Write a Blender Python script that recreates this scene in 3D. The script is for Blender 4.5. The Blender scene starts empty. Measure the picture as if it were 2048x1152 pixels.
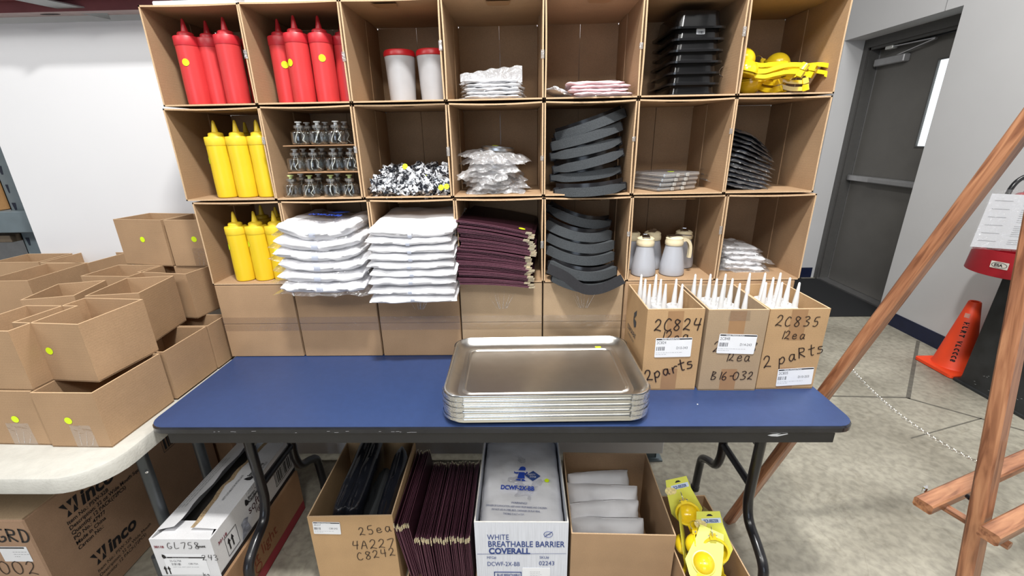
import bpy, bmesh, math, random
from math import sin, cos, pi, radians, sqrt, hypot
from mathutils import Vector, Matrix, noise

# ------------------------------------------------------------------ camera, world, lights, exposure
scene = bpy.context.scene
COL = scene.collection
CAM = Vector((1.0218, -1.3313, 1.4455))
YAW, PITCH, ROLL, FPX = -.025, .3333, -.0176, 866.72
FWD = Vector((sin(YAW)*cos(PITCH), cos(YAW)*cos(PITCH), -sin(PITCH)))
_r = Vector((cos(YAW), -sin(YAW), 0)); _u = _r.cross(FWD)
RGT = cos(ROLL)*_r + sin(ROLL)*_u
UPV = -sin(ROLL)*_r + cos(ROLL)*_u
cd = bpy.data.cameras.new('camera'); cam = bpy.data.objects.new('camera', cd); COL.objects.link(cam)
cam.matrix_world = Matrix(((RGT.x, UPV.x, -FWD.x, CAM.x), (RGT.y, UPV.y, -FWD.y, CAM.y), (RGT.z, UPV.z, -FWD.z, CAM.z), (0, 0, 0, 1)))
cd.sensor_fit = 'HORIZONTAL'; cd.sensor_width = 36; cd.lens = 36*FPX/2048; cd.clip_start = .02; cd.clip_end = 60
scene.camera = cam

def at(px, py, axis, val):
    "the point of the plane axis=val (0 x, 1 y, 2 z) that the photograph shows at a pixel: a measuring aid"
    d = (px-1024)/FPX*RGT - (py-576)/FPX*UPV + FWD
    return CAM + d*((val-CAM[axis])/d[axis])

scene.view_settings.view_transform = 'Standard'; scene.view_settings.look = 'None'
scene.view_settings.exposure = -0.08; scene.view_settings.gamma = 1
scene.view_settings.use_curve_mapping = False
w = bpy.data.worlds.new('world'); scene.world = w; w.use_nodes = True
w.node_tree.nodes['Background'].inputs[0].default_value = (1.0, .985, .96, 1)
w.node_tree.nodes['Background'].inputs[1].default_value = .13
def area(name, loc, rot, sx, sy, power, color=(1, .985, .95)):
    l = bpy.data.lights.new(name, 'AREA'); l.shape = 'RECTANGLE'; l.size = sx; l.size_y = sy; l.energy = power; l.color = color
    o = bpy.data.objects.new(name, l); COL.objects.link(o); o.location = loc; o.rotation_euler = rot; return o
area('ceiling_or_fill_light', (1.05, -1.05, 3.55), (radians(12), 0, 0), .30, .15, 108)
area('ceiling_or_fill_light', (1.15, -2.5, 3.15), (radians(40), 0, 0), .36, .18, 18)
area('ceiling_or_fill_light', (1.0, -3.6, 4.6), (radians(25), 0, 0), 5.0, 1.6, 120)  # broad soft fill added overhead for table, panel and floor
area('dock_daylight', (-.5, -7.5, 1.7), (radians(90), 0, 0), 3.2, 2.6, 80, (.72, .84, 1))
area('ceiling_or_fill_light', (3.0, .6, 3.9), (0, 0, 0), 1.2, .6, 85)  # added overhead to brighten the door area
area('ceiling_or_fill_light', (-2.2, -2.5, 3.6), (radians(30), radians(-20), 0), 1.2, .3, 45)

# ------------------------------------------------------------------ materials
MT = {}
def nodes(m): return m.node_tree.nodes, m.node_tree.links
def mat(name, col, rough=.6, metal=0, var=.08, scale=30, bump=0, bscale=None, spec=.5, coat=0, trans=0, alpha=1, stretch=None, sheen=0):
    if name in MT: return MT[name]
    m = bpy.data.materials.new(name); m.use_nodes = True; N, L = nodes(m); b = N['Principled BSDF']
    b.inputs['Base Color'].default_value = (*col, 1); b.inputs['Roughness'].default_value = rough; b.inputs['Metallic'].default_value = metal
    b.inputs['Specular IOR Level'].default_value = spec; b.inputs['Coat Weight'].default_value = coat
    b.inputs['Transmission Weight'].default_value = trans; b.inputs['Alpha'].default_value = alpha; b.inputs['Sheen Weight'].default_value = sheen
    tc = N.new('ShaderNodeTexCoord'); src = tc.outputs['Object']
    if stretch:
        mp = N.new('ShaderNodeMapping'); mp.inputs['Scale'].default_value = stretch; L.new(src, mp.inputs[0]); src = mp.outputs[0]
    if var:
        n = N.new('ShaderNodeTexNoise'); n.inputs['Scale'].default_value = scale; n.inputs['Detail'].default_value = 6; L.new(src, n.inputs[0])
        r = N.new('ShaderNodeValToRGB'); r.color_ramp.elements[0].position = .3; r.color_ramp.elements[1].position = .7
        r.color_ramp.elements[0].color = (*[c*(1-var) for c in col], 1); r.color_ramp.elements[1].color = (*[min(1, c*(1+var)) for c in col], 1)
        L.new(n.outputs[0], r.inputs[0]); L.new(r.outputs[0], b.inputs['Base Color'])
    if bump:
        n2 = N.new('ShaderNodeTexNoise'); n2.inputs['Scale'].default_value = bscale or scale*3; n2.inputs['Detail'].default_value = 4; L.new(src, n2.inputs[0])
        bp = N.new('ShaderNodeBump'); bp.inputs['Strength'].default_value = bump; bp.inputs['Distance'].default_value = .004
        L.new(n2.outputs[0], bp.inputs['Height']); L.new(bp.outputs[0], b.inputs['Normal'])
    MT[name] = m; return m
def clear(name, tint=(.95, .96, .97), base=.06, edge=.75, rough=.08, bump=0, milky=0, bscale=60):
    "thin clear plastic or glass: a see-through shader mixed with a glossy one by view angle"
    if name in MT: return MT[name]
    m = bpy.data.materials.new(name); m.use_nodes = True; N, L = nodes(m); N.remove(N['Principled BSDF'])
    t = N.new('ShaderNodeBsdfTransparent'); t.inputs[0].default_value = (*tint, 1)
    g = N.new('ShaderNodeBsdfGlossy'); g.inputs['Roughness'].default_value = rough; g.inputs[0].default_value = (.95, .96, .98, 1)
    lw = N.new('ShaderNodeLayerWeight'); lw.inputs[0].default_value = .35
    mr = N.new('ShaderNodeMapRange'); mr.inputs[3].default_value = base; mr.inputs[4].default_value = edge; L.new(lw.outputs['Facing'], mr.inputs[0])
    mx = N.new('ShaderNodeMixShader'); L.new(mr.outputs[0], mx.inputs[0]); L.new(t.outputs[0], mx.inputs[1]); L.new(g.outputs[0], mx.inputs[2]); out = mx.outputs[0]
    if milky:
        d = N.new('ShaderNodeBsdfDiffuse'); d.inputs[0].default_value = (.9, .9, .92, 1); m2 = N.new('ShaderNodeMixShader'); m2.inputs[0].default_value = milky
        L.new(out, m2.inputs[1]); L.new(d.outputs[0], m2.inputs[2]); out = m2.outputs[0]
    if bump:
        tc = N.new('ShaderNodeTexCoord'); n2 = N.new('ShaderNodeTexNoise'); n2.inputs['Scale'].default_value = bscale; n2.inputs['Detail'].default_value = 3
        n2.inputs['Distortion'].default_value = 1.2; L.new(tc.outputs['Object'], n2.inputs[0])
        bp = N.new('ShaderNodeBump'); bp.inputs['Strength'].default_value = bump; bp.inputs['Distance'].default_value = .01
        L.new(n2.outputs[0], bp.inputs['Height']); L.new(bp.outputs[0], g.inputs['Normal'])
    L.new(out, N['Material Output'].inputs[0]); MT[name] = m; return m

def card_mat(name, col, dark=.86):
    "corrugated cardboard: broad blotches, fine fibre specks, faint flutes"
    m = bpy.data.materials.new(name); m.use_nodes = True; N, L = nodes(m); b = N['Principled BSDF']; b.inputs['Roughness'].default_value = .82
    b.inputs['Specular IOR Level'].default_value = .25
    tc = N.new('ShaderNodeTexCoord')
    n1 = N.new('ShaderNodeTexNoise'); n1.inputs['Scale'].default_value = 9; n1.inputs['Detail'].default_value = 5; L.new(tc.outputs['Object'], n1.inputs[0])
    n2 = N.new('ShaderNodeTexNoise'); n2.inputs['Scale'].default_value = 420; n2.inputs['Detail'].default_value = 2; L.new(tc.outputs['Object'], n2.inputs[0])
    a = N.new('ShaderNodeMath'); a.operation = 'MULTIPLY_ADD'; a.inputs[1].default_value = .55; L.new(n2.outputs[0], a.inputs[0])
    h = N.new('ShaderNodeMath'); h.operation = 'MULTIPLY'; h.inputs[1].default_value = .5; L.new(n1.outputs[0], h.inputs[0]); L.new(h.outputs[0], a.inputs[2])
    r = N.new('ShaderNodeValToRGB'); r.color_ramp.elements[0].position = .38; r.color_ramp.elements[1].position = .66
    r.color_ramp.elements[0].color = (*[c*dark for c in col], 1); r.color_ramp.elements[1].color = (*[min(1, c*1.08) for c in col], 1)
    L.new(a.outputs[0], r.inputs[0]); L.new(r.outputs[0], b.inputs['Base Color'])
    wv = N.new('ShaderNodeTexWave'); wv.wave_type = 'BANDS'; wv.bands_direction = 'Z'; wv.inputs['Scale'].default_value = 45; wv.inputs['Distortion'].default_value = .6
    L.new(tc.outputs['Object'], wv.inputs[0])
    bp = N.new('ShaderNodeBump'); bp.inputs['Strength'].default_value = .045; bp.inputs['Distance'].default_value = .001; L.new(wv.outputs[0], bp.inputs['Height']); L.new(bp.outputs[0], b.inputs['Normal'])
    MT[name] = m; return m
KRAFT = card_mat('kraft', (.405, .262, .152)); KRAFT2 = card_mat('kraft_grey', (.40, .29, .185)); KRAFT3 = card_mat('kraft_orange', (.49, .315, .165))
KEDGE = mat('kraft_edge', (.58, .40, .24), .8, var=.12, scale=300)
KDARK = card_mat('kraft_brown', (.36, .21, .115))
WCARD = card_mat('white_card', (.70, .70, .72), .93)
TAPE = clear('packing_tape', (.93, .90, .84), .05, .5, .18, .25, .04)
TAPEB = mat('tape_tan', (.36, .205, .10), .35, var=.05, coat=.4)
RED = mat('red_plastic', (.60, .045, .048), .33, var=.04, scale=12)
REDC = mat('red_cap', (.50, .02, .03), .42, var=.03)
YEL = mat('yellow_plastic', (.80, .56, .022), .36, var=.04, scale=12)
YELC = mat('yellow_cap', (.78, .56, .03), .42, var=.03)
YPAINT = mat('yellow_enamel', (.88, .64, .02), .18, var=.03, coat=.5)
DOT = mat('lime_sticker', (.72, .95, .01), .5, var=.02)
FROST = mat('frosted_plastic', (.56, .56, .58), .38, var=.03, trans=.25)
CREAM = mat('cream_plastic', (.78, .68, .46), .35, var=.03)
CHROME = mat('chrome', (.75, .75, .76), .15, 1, var=0)
STEEL = mat('steel', (.55, .56, .58), .3, 1, var=.05)
BLACKP = mat('black_plastic', (.012, .012, .014), .22, var=.1)
BLACKM = mat('black_enamel', (.010, .010, .013), .28, var=.1, coat=.3)
BLACKF = mat('black_fabric', (.012, .012, .015), .85, var=.2, scale=200)
FOAM = mat('grey_foam', (.050, .056, .062), .95, var=.22, scale=380, bump=.5, bscale=500)
WHITEF = mat('white_nonwoven', (.74, .74, .765), .8, var=.03, scale=8, bump=.7, bscale=24)
WHITEC = mat('white_core', (.66, .66, .68), .6, var=.06, scale=20, bump=.5, bscale=45)
SEAMB = mat('seam_bluish', (.62, .66, .78), .8, var=.02)
PINKC = mat('pink_core', (.70, .50, .52), .5, var=.2, scale=25, bump=.5, bscale=50)
FILM = clear('clear_film', (.93, .94, .95), .10, .85, .10, 1.0, .10)
FILMT = clear('thin_film', (.97, .97, .98), .05, .7, .10, .9, .03)
FILMD = clear('bag_film', (.86, .87, .88), .14, .8, .12, 1.0, .06)
GLASS = clear('glass', (.90, .92, .92), .07, .95, .03)
LIQ = clear('lamp_oil', (.93, .94, .93), .03, .5, .03)
ACRYL = clear('acrylic', (.88, .89, .90), .12, .95, .06, 0, .12)
MAROON = mat('maroon_leatherette', (.034, .009, .016), .42, var=.12, scale=60, bump=.15, bscale=400)
MAREDGE = mat('maroon_piping', (.13, .045, .070), .5, var=.1)
GOLD = mat('gold_tip', (.78, .68, .48), .35, .6, var=.05)
FOIL = mat('aluminium_foil', (.82, .82, .80), .24, 1, var=.03, bump=.10, bscale=30)
FOILR = mat('crinkled_foil', (.84, .84, .83), .27, 1, var=.05, bump=.9, bscale=140)
NOZ = mat('nozzle_plastic', (.80, .81, .82), .35, var=.02)
PAPER = mat('label_paper', (.84, .85, .88), .5, var=.02)
INK = mat('black_ink', (.012, .011, .014), .6, var=0)
INKG = mat('grey_ink', (.16, .16, .18), .6, var=0)
INKL = mat('faint_ink', (.42, .43, .46), .6, var=0)
INKB = mat('blue_ink', (.025, .055, .22), .6, var=0)
INKBB = mat('bright_blue_ink', (.015, .06, .42), .6, var=0)
INKR = mat('red_ink', (.22, .03, .05), .6, var=0)
INKW = mat('white_ink', (.75, .76, .78), .6, var=0)
MARK = mat('marker_ink', (.028, .014, .010), .5, var=0)

# ------------------------------------------------------------------ mesh building
class MB:
    def __init__(s): s.v = []; s.f = []; s.mi = []; s.cur = 0; s.T = None
    def m(s, i): s.cur = i; return s
    def T_(s, m_): s.T = m_; return s
    def add(s, vs, fs):
        o = len(s.v)
        if s.T is not None: vs = [s.T @ Vector(v) for v in vs]
        s.v += [tuple(v) for v in vs]; s.f += [tuple(i+o for i in f) for f in fs]; s.mi += [s.cur]*len(fs); return s
    def hexa(s, p):   # 8 points: bottom 4 ccw, top 4 ccw
        return s.add(p, [(3, 2, 1, 0), (4, 5, 6, 7), (0, 1, 5, 4), (1, 2, 6, 5), (2, 3, 7, 6), (3, 0, 4, 7)])
    def box(s, x0, x1, y0, y1, z0, z1):
        return s.hexa([(x0, y0, z0), (x1, y0, z0), (x1, y1, z0), (x0, y1, z0), (x0, y0, z1), (x1, y0, z1), (x1, y1, z1), (x0, y1, z1)])
    def bbox(s, x0, x1, y0, y1, z0, z1, b=.002):   # chamfered box
        x = (x0, x0+b, x1-b, x1); 
        a = rrect((x0+x1)/2, (y0+y1)/2, x1-x0, y1-y0, b, 1); c = rrect((x0+x1)/2, (y0+y1)/2, x1-x0-2*b, y1-y0-2*b, b*.5, 1)
        return s.loft([[(p[0], p[1], z0) for p in c], [(p[0], p[1], z0+b) for p in a], [(p[0], p[1], z1-b) for p in a], [(p[0], p[1], z1) for p in c]], caps=True)
    def loft(s, rings, caps=False, close=True):
        n = len(rings[0]); vs = [p for r in rings for p in r]; fs = []
        for k in range(len(rings)-1):
            for i in range(n if close else n-1):
                j = (i+1) % n; fs.append((k*n+i, k*n+j, (k+1)*n+j, (k+1)*n+i))
        if caps: fs.append(tuple(range(n-1, -1, -1))); fs.append(tuple((len(rings)-1)*n+i for i in range(n)))
        return s.add(vs, fs)
    def lathe(s, prof, seg=24, c=(0, 0, 0), caps=True):
        return s.loft([[(c[0]+r*cos(2*pi*i/seg), c[1]+r*sin(2*pi*i/seg), c[2]+z) for i in range(seg)] for r, z in prof], caps)
    def tube(s, pts, r, seg=8, caps=True, closed=False):
        pts = [Vector(p) for p in pts]; n = len(pts); rs = r if isinstance(r, (list, tuple)) else [r]*n; rings = []; up = None
        for i, p in enumerate(pts):
            if closed: t = pts[(i+1) % n]-pts[i-1]
            else: t = (pts[min(i+1, n-1)]-pts[max(i-1, 0)])
            t.normalize()
            if up is None: up = Vector((0, 0, 1)) if abs(t.z) < .9 else Vector((1, 0, 0))
            a = t.cross(up)
            if a.length < 1e-5: a = t.cross(Vector((0, 1, 0)))
            a.normalize(); b = a.cross(t).normalized(); up = b
            rings.append([tuple(p+a*rs[i]*cos(2*pi*k/seg)+b*rs[i]*sin(2*pi*k/seg)) for k in range(seg)])
        if closed: rings.append(rings[0]); caps = False
        return s.loft(rings, caps)
    def bar(s, pts, wx, hz, side=None, caps=True):
        "rectangular section swept along pts; side = sideways direction"
        pts = [Vector(p) for p in pts]; n = len(pts); rings = []
        for i, p in enumerate(pts):
            t = (pts[min(i+1, n-1)]-pts[max(i-1, 0)]).normalized()
            a = Vector(side) if side is not None else t.cross(Vector((0, 0, 1)))
            a = (a-t*a.dot(t)).normalized(); b = a.cross(t).normalized()
            wi = wx[i] if isinstance(wx, (list, tuple)) else wx; hi = hz[i] if isinstance(hz, (list, tuple)) else hz
            rings.append([tuple(p+a*wi/2*sx+b*hi/2*sz) for sx, sz in ((-1, -1), (1, -1), (1, 1), (-1, 1))])
        return s.loft(rings, caps)
    def grid(s, fn, nu, nv, thick=0):
        vs = [fn(i/nu, j/nv) for j in range(nv+1) for i in range(nu+1)]; fs = []
        for j in range(nv):
            for i in range(nu): a = j*(nu+1)+i; fs.append((a, a+1, a+nu+2, a+nu+1))
        s.add(vs, fs)
        if thick:
            s.add([(v[0], v[1], v[2]-thick) for v in vs], [tuple(reversed(f)) for f in fs])
        return s
    def poly(s, pts, h=None):
        "flat polygon of (x,y) in z=0; h = thickness"
        n = len(pts)
        if not h: return s.add([(x, y, 0) for x, y in pts], [tuple(range(n))])
        return s.loft([[(x, y, 0) for x, y in pts], [(x, y, h) for x, y in pts]], True)
def rrect(cx, cy, w, h, r, k=4):
    o = []
    for sx, sy, a0 in ((1, 1, 0), (-1, 1, 90), (-1, -1, 180), (1, -1, 270)):
        for i in range(k+1):
            a = radians(a0+90*i/k); o.append((cx+sx*(w/2-r)+r*cos(a), cy+sy*(h/2-r)+r*sin(a)))
    return o
def mesh(name, mb, mats, smooth=None):
    me = bpy.data.meshes.new(name); me.from_pydata(mb.v, [], mb.f)
    for m_ in (mats if isinstance(mats, (list, tuple)) else [mats]): me.materials.append(m_)
    me.polygons.foreach_set('material_index', mb.mi)
    if smooth is not None:
        me.polygons.foreach_set('use_smooth', [True]*len(me.polygons))
        if smooth < 180: me.set_sharp_from_angle(angle=radians(smooth))
    me.update(); return me
def fixn(me):
    bm = bmesh.new(); bm.from_mesh(me); bmesh.ops.recalc_face_normals(bm, faces=bm.faces); bm.to_mesh(me); bm.free(); return me
def link(name, data, parent=None, loc=None, rot=None, M=None):
    o = bpy.data.objects.new(name, data); COL.objects.link(o)
    if parent is not None: o.parent = parent
    if M is not None: o.matrix_local = M
    else:
        if loc is not None: o.location = loc
        if rot is not None: o.rotation_euler = rot
    return o
def part(name, mb, mats, parent, smooth=None, **k): return link(name, mesh(name, mb, mats, smooth), parent, **k)
def tag(o, label, cat, group=None):
    o['label'] = label; o['category'] = cat
    if group: o['group'] = group
    return o
def thing(name, label, cat, loc=(0, 0, 0), rot=(0, 0, 0), group=None, M=None):
    return tag(link(name, None, None, loc, rot, M), label, cat, group)
def single(name, mb, mats, label, cat, group=None, smooth=None, **k): return tag(part(name, mb, mats, None, smooth, **k), label, cat, group)
def struct(name, mb, mats, parent=None, smooth=None):
    o = part(name, mb, mats, parent, smooth)
    if parent is None: o['kind'] = 'structure'
    return o
def dup(root, label=None, group=None, loc=None, rot=None, M=None):
    r = root.copy(); COL.objects.link(r)
    if M is not None: r.matrix_world = M
    else:
        if loc is not None: r.location = loc
        if rot is not None: r.rotation_euler = rot
    if label: r['label'] = label
    if group: r['group'] = group
    for ch in list(root.children):
        c = ch.copy(); COL.objects.link(c); c.parent = r
        for g in list(ch.children):
            d = g.copy(); COL.objects.link(d); d.parent = c
    return r
def frame(o, ux, uy):
    "matrix of a flat sheet with its origin at o, x along ux, y along uy"
    ux = Vector(ux).normalized(); uy = Vector(uy).normalized(); n = ux.cross(uy).normalized(); uy = n.cross(ux)
    return Matrix(((ux.x, uy.x, n.x, o[0]), (ux.y, uy.y, n.y, o[1]), (ux.z, uy.z, n.z, o[2]), (0, 0, 0, 1)))
def N3(x, y, z, s=1.0): return noise.noise(Vector((x*s, y*s, z*s)))
def disc(r, n=18): return MB().add([(r*cos(2*pi*i/n), r*sin(2*pi*i/n), 0) for i in range(n)], [tuple(range(n))])
DOTM = None
def dot(parent, M, r=.0105):
    global DOTM
    if DOTM is None: DOTM = mesh('sticker', disc(.0105), DOT)
    if abs(r-.0105) < 1e-5: return link('sticker', DOTM, parent, M=M)
    return part('sticker', disc(r), DOT, parent, M=M)
def cyldot(parent, R, az, z, r=.010, mat_=None):
    "round sticker bent onto a cylinder of radius R at azimuth az"
    n = 18; vs = [(R*cos(az), R*sin(az), z)]+[(R*cos(az+r*cos(2*pi*i/n)/R), R*sin(az+r*cos(2*pi*i/n)/R), z+r*sin(2*pi*i/n)) for i in range(n)]
    return part('sticker', MB().add(vs, [(0, 1+i, 1+(i+1) % n) for i in range(n)]), mat_ or DOT, parent)

# ------------------------------------------------------------------ lettering
def text_mesh(s, size, m_, bold=0, align='LEFT', sx=1.0, shear=0):
    c = bpy.data.curves.new('lettering', 'FONT'); c.body = s; c.size = size; c.offset = bold; c.align_x = align; c.shear = shear; c.resolution_u = 3
    o = bpy.data.objects.new('t', c); me = bpy.data.meshes.new_from_object(o)
    bpy.data.objects.remove(o); me.materials.clear(); me.materials.append(m_)
    if sx != 1:
        for v in me.vertices: v.co.x *= sx
    me.name = 'lettering'; return me
def text(parent, s, size, m_, M, x=0, y=0, **k):
    return link('lettering', text_mesh(s, size, m_, **k), parent, M=M @ Matrix.Translation((x, y, .0006)))
GL = {  # handwritten capital and small glyphs as strokes in a unit box
 '0': [[(.5, 1), (.15, .8), (.1, .3), (.4, 0), (.8, .2), (.85, .75), (.5, 1)]], '1': [[(.5, 1), (.42, 0)]],
 '2': [[(.1, .75), (.35, 1), (.7, .9), (.65, .55), (.1, .05), (.35, .12), (.9, 0)]], '3': [[(.1, .9), (.5, 1), (.75, .8), (.35, .55), (.8, .35), (.6, .05), (.1, .05)]],
 '4': [[(.25, 1), (.15, .5), (.85, .5)], [(.75, 1), (.6, 0)]], '5': [[(.85, 1), (.3, .95), (.2, .55), (.6, .55), (.75, .25), (.5, 0), (.1, .05)]],
 '6': [[(.7, 1), (.25, .6), (.15, .15), (.5, 0), (.75, .25), (.5, .45), (.2, .3)]], '7': [[(.1, .9), (.9, 1), (.45, 0)]],
 '8': [[(.75, .85), (.4, 1), (.2, .75), (.75, .3), (.5, 0), (.15, .2), (.75, .75), (.75, .9)]], '9': [[(.8, .9), (.3, 1), (.2, .6), (.75, .65), (.8, .95), (.6, 0)]],
 'C': [[(.85, .85), (.5, 1), (.15, .6), (.2, .15), (.55, 0), (.9, .15)]], 'A': [[(.05, 0), (.5, 1), (.85, 0)], [(.2, .4), (.75, .4)]],
 'B': [[(.2, 1), (.15, 0)], [(.1, 1), (.7, .85), (.25, .52), (.8, .3), (.6, .02), (.1, 0)]], 'G': [[(.8, .9), (.4, .95), (.1, .45), (.35, .02), (.8, .15), (.8, .4), (.5, .35)]],
 'L': [[(.25, 1), (.15, .05), (.85, .12)]], 'R': [[(.2, 1), (.15, 0)], [(.15, .95), (.75, .85), (.7, .55), (.2, .5), (.85, 0)]], 'D': [[(.2, .98), (.2, .02)], [(.1, 1), (.7, .85), (.85, .4), (.6, .05), (.1, 0)]],
 'S': [[(.85, .9), (.4, 1), (.2, .75), (.7, .4), (.6, .05), (.1, .05)]], 'e': [[(.15, .3), (.75, .35), (.6, .6), (.25, .5), (.2, .1), (.55, 0), (.9, .15)]],
 'a': [[(.75, .55), (.35, .6), (.15, .25), (.4, 0), (.7, .3), (.75, .6), (.75, .1), (.95, .05)]], 'p': [[(.2, .6), (.1, -.4)], [(.15, .45), (.6, .65), (.8, .35), (.5, .05), (.15, .15)]],
 'r': [[(.2, .6), (.2, 0)], [(.2, .35), (.5, .6), (.8, .55)]], 't': [[(.45, 1), (.4, .05), (.7, .0)], [(.05, .6), (.85, .65)]], 's': [[(.8, .55), (.35, .6), (.3, .4), (.75, .25), (.6, 0), (.1, .02)]],
 '-': [[(.15, .45), (.85, .48)]], 'c': [[(.8, .5), (.4, .6), (.15, .25), (.5, 0), (.85, .1)]]}
def smooth_poly(p, k=4):
    q = [p[0]]+list(p)+[p[-1]]; o = []
    for i in range(1, len(q)-2):
        for j in range(k):
            t = j/k; a, b, c, d = q[i-1], q[i], q[i+1], q[i+2]
            o.append(tuple(.5*((2*b[n])+(-a[n]+c[n])*t+(2*a[n]-5*b[n]+4*c[n]-d[n])*t*t+(-a[n]+3*b[n]-3*c[n]+d[n])*t**3) for n in (0, 1)))
    o.append(tuple(p[-1])); return o
def ribbon(mb, pts, w):
    n = len(pts); L_, R_ = [], []
    for i, p in enumerate(pts):
        a = pts[max(i-1, 0)]; b = pts[min(i+1, n-1)]; dx, dy = b[0]-a[0], b[1]-a[1]; l = hypot(dx, dy) or 1; dx /= l; dy /= l
        L_.append((p[0]-dy*w/2, p[1]+dx*w/2, 0)); R_.append((p[0]+dy*w/2, p[1]-dx*w/2, 0))
    mb.add(L_+R_, [(i, i+1, n+i+1, n+i) for i in range(n-1)])
def hand(parent, s, size, M, x=0, y=0, w=None, m_=None, tilt=0, pitch=.82, seed=1):
    "handwriting in marker"
    rnd = random.Random(seed); mb = MB(); cx = 0; w = w or size*.085
    for ch in s:
        if ch in GL:
            sc = size*(1+rnd.uniform(-.08, .08)); yo = rnd.uniform(-.05, .05)*size; sl = rnd.uniform(.0, .16)
            for st in GL[ch]:
                pts = [(cx+(a+b*sl)*sc*.68, b*sc+yo) for a, b in st]
                ribbon(mb, smooth_poly(pts) if len(pts) > 2 else pts, w)
        cx += size*pitch*(.5 if ch in '1 -' else 1 if ch not in 'rtsc' else .8)
    return part('handwriting', mb, m_ or MARK, parent, M=M @ Matrix.Translation((x, y, .0007)) @ Matrix.Rotation(tilt, 4, 'Z'))
def barcode(mb, x, y, w, h, n=16, seed=0):
    r = random.Random(seed); cx = x; ws = [r.choice((1, 1, 2, 3)) for _ in range(n)]; t = sum(ws)
    for i, q in enumerate(ws):
        d = w*q/t
        if i % 2 == 0: mb.add([(cx, y, 0), (cx+d, y, 0), (cx+d, y+h, 0), (cx, y+h, 0)], [(0, 1, 2, 3)])
        cx += d
def lines(mb, x, y, w, n, dy, t=.0011, seed=0):
    "rows of tiny print too small to read"
    r = random.Random(seed)
    for k in range(n):
        cx = x
        while cx < x+w*(1 if k < n-1 else .4):
            d = r.uniform(.3, 1)*.008; mb.add([(cx, y-k*dy, 0), (cx+d, y-k*dy, 0), (cx+d, y-k*dy+t, 0), (cx, y-k*dy+t, 0)], [(0, 1, 2, 3)]); cx += d+.002
def shelf_label(parent, M, code, bay, w=.078, h=.042, seed=3):
    "white stock label: black header bar, code, bar code, bay number, small print"
    lb = part('stock_label', MB().poly(rrect(w/2, h/2, w, h, .003, 3), .0004), PAPER, parent, M=M)
    I = Matrix.Identity(4)
    bm_ = MB(); bm_.add([(.002, h-.0055, 0), (w-.001, h-.0055, 0), (w-.001, h-.0018, 0), (.002, h-.0018, 0)], [(0, 1, 2, 3)])
    part('header_bar', bm_, INK, lb, M=Matrix.Translation((0, 0, .0007)))
    q = w/.078; t = text_mesh('Hamaku Wholesale Partion', .0036*q, INKW, bold=.0001, sx=.95); link('lettering', t, lb, M=Matrix.Translation((.013*q, h-.0050, .0010)))
    link('lettering', text_mesh(code, .0095*q, INKG, sx=.8), lb, M=Matrix.Translation((.003, h-.0055-.0095*q, .0007)))
    link('lettering', text_mesh(bay, .0082*q, INKG, sx=.85), lb, M=Matrix.Translation((w*.58, h*.42, .0007)))
    b = MB(); barcode(b, .003, h*.36, w*.24, h*.20, 18, seed); part('barcode', b, INKG, lb, M=Matrix.Translation((0, 0, .0007)))
    b = MB(); lines(b, .003, h*.24, w*.72, 2, h*.09, seed=seed); part('small_print', b, INKL, lb, M=Matrix.Translation((0, 0, .0007)))
    return lb
# ------------------------------------------------------------------ the setting
def floor_mat():
    m = bpy.data.materials.new('concrete'); m.use_nodes = True; N, L = nodes(m); b = N['Principled BSDF']
    tc = N.new('ShaderNodeTexCoord')
    def ns(s, d, dist=0, ty=None):
        n = N.new('ShaderNodeTexNoise'); n.inputs['Scale'].default_value = s; n.inputs['Detail'].default_value = d; n.inputs['Distortion'].default_value = dist; L.new(tc.outputs['Object'], n.inputs[0]); return n
    n1 = ns(2.6, 9, .25); n2 = ns(34, 10, .25); n3 = ns(3.2, 10, 1.2)
    r = N.new('ShaderNodeValToRGB'); r.color_ramp.elements[0].position = .34; r.color_ramp.elements[1].position = .68
    r.color_ramp.elements[0].color = (.27, .25, .20, 1); r.color_ramp.elements[1].color = (.42, .395, .325, 1); L.new(n1.outputs[0], r.inputs[0])
    r2 = N.new('ShaderNodeValToRGB'); r2.color_ramp.elements[0].position = .3; r2.color_ramp.elements[1].position = .62
    r2.color_ramp.elements[0].color = (.72, .72, .72, 1); r2.color_ramp.elements[1].color = (1.06, 1.06, 1.06, 1); L.new(n2.outputs[0], r2.inputs[0])
    r3 = N.new('ShaderNodeValToRGB'); e = r3.color_ramp.elements; e[0].position = .485; e[0].color = (1, 1, 1, 1); e[1].position = .515; e[1].color = (1, 1, 1, 1)
    k = e.new(.5); k.color = (.72, .70, .66, 1); L.new(n3.outputs[0], r3.inputs[0])
    m1 = N.new('ShaderNodeMixRGB'); m1.blend_type = 'MULTIPLY'; m1.inputs[0].default_value = 1; L.new(r.outputs[0], m1.inputs[1]); L.new(r2.outputs[0], m1.inputs[2])
    m2 = N.new('ShaderNodeMixRGB'); m2.blend_type = 'MULTIPLY'; m2.inputs[0].default_value = .45; L.new(m1.outputs[0], m2.inputs[1]); L.new(r3.outputs[0], m2.inputs[2])
    L.new(m2.outputs[0], b.inputs['Base Color']); b.inputs['Roughness'].default_value = .5
    bp = N.new('ShaderNodeBump'); bp.inputs['Strength'].default_value = .12; L.new(n2.outputs[0], bp.inputs['Height']); L.new(bp.outputs[0], b.inputs['Normal'])
    return m
FLOORM = floor_mat()
WALLM = mat('wall_paint', (.60, .60, .61), .6, var=.02, scale=3, bump=.05, bscale=300)
NAVY = mat('navy_vinyl', (.008, .013, .045), .4, var=.15)
DOORM = mat('door_paint', (.130, .125, .117), .5, var=.05, scale=8)
FRAMEM = mat('frame_paint', (.085, .083, .080), .45, var=.06)
ALU = mat('brushed_aluminium', (.52, .52, .53), .35, .9, var=.05)
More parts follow.
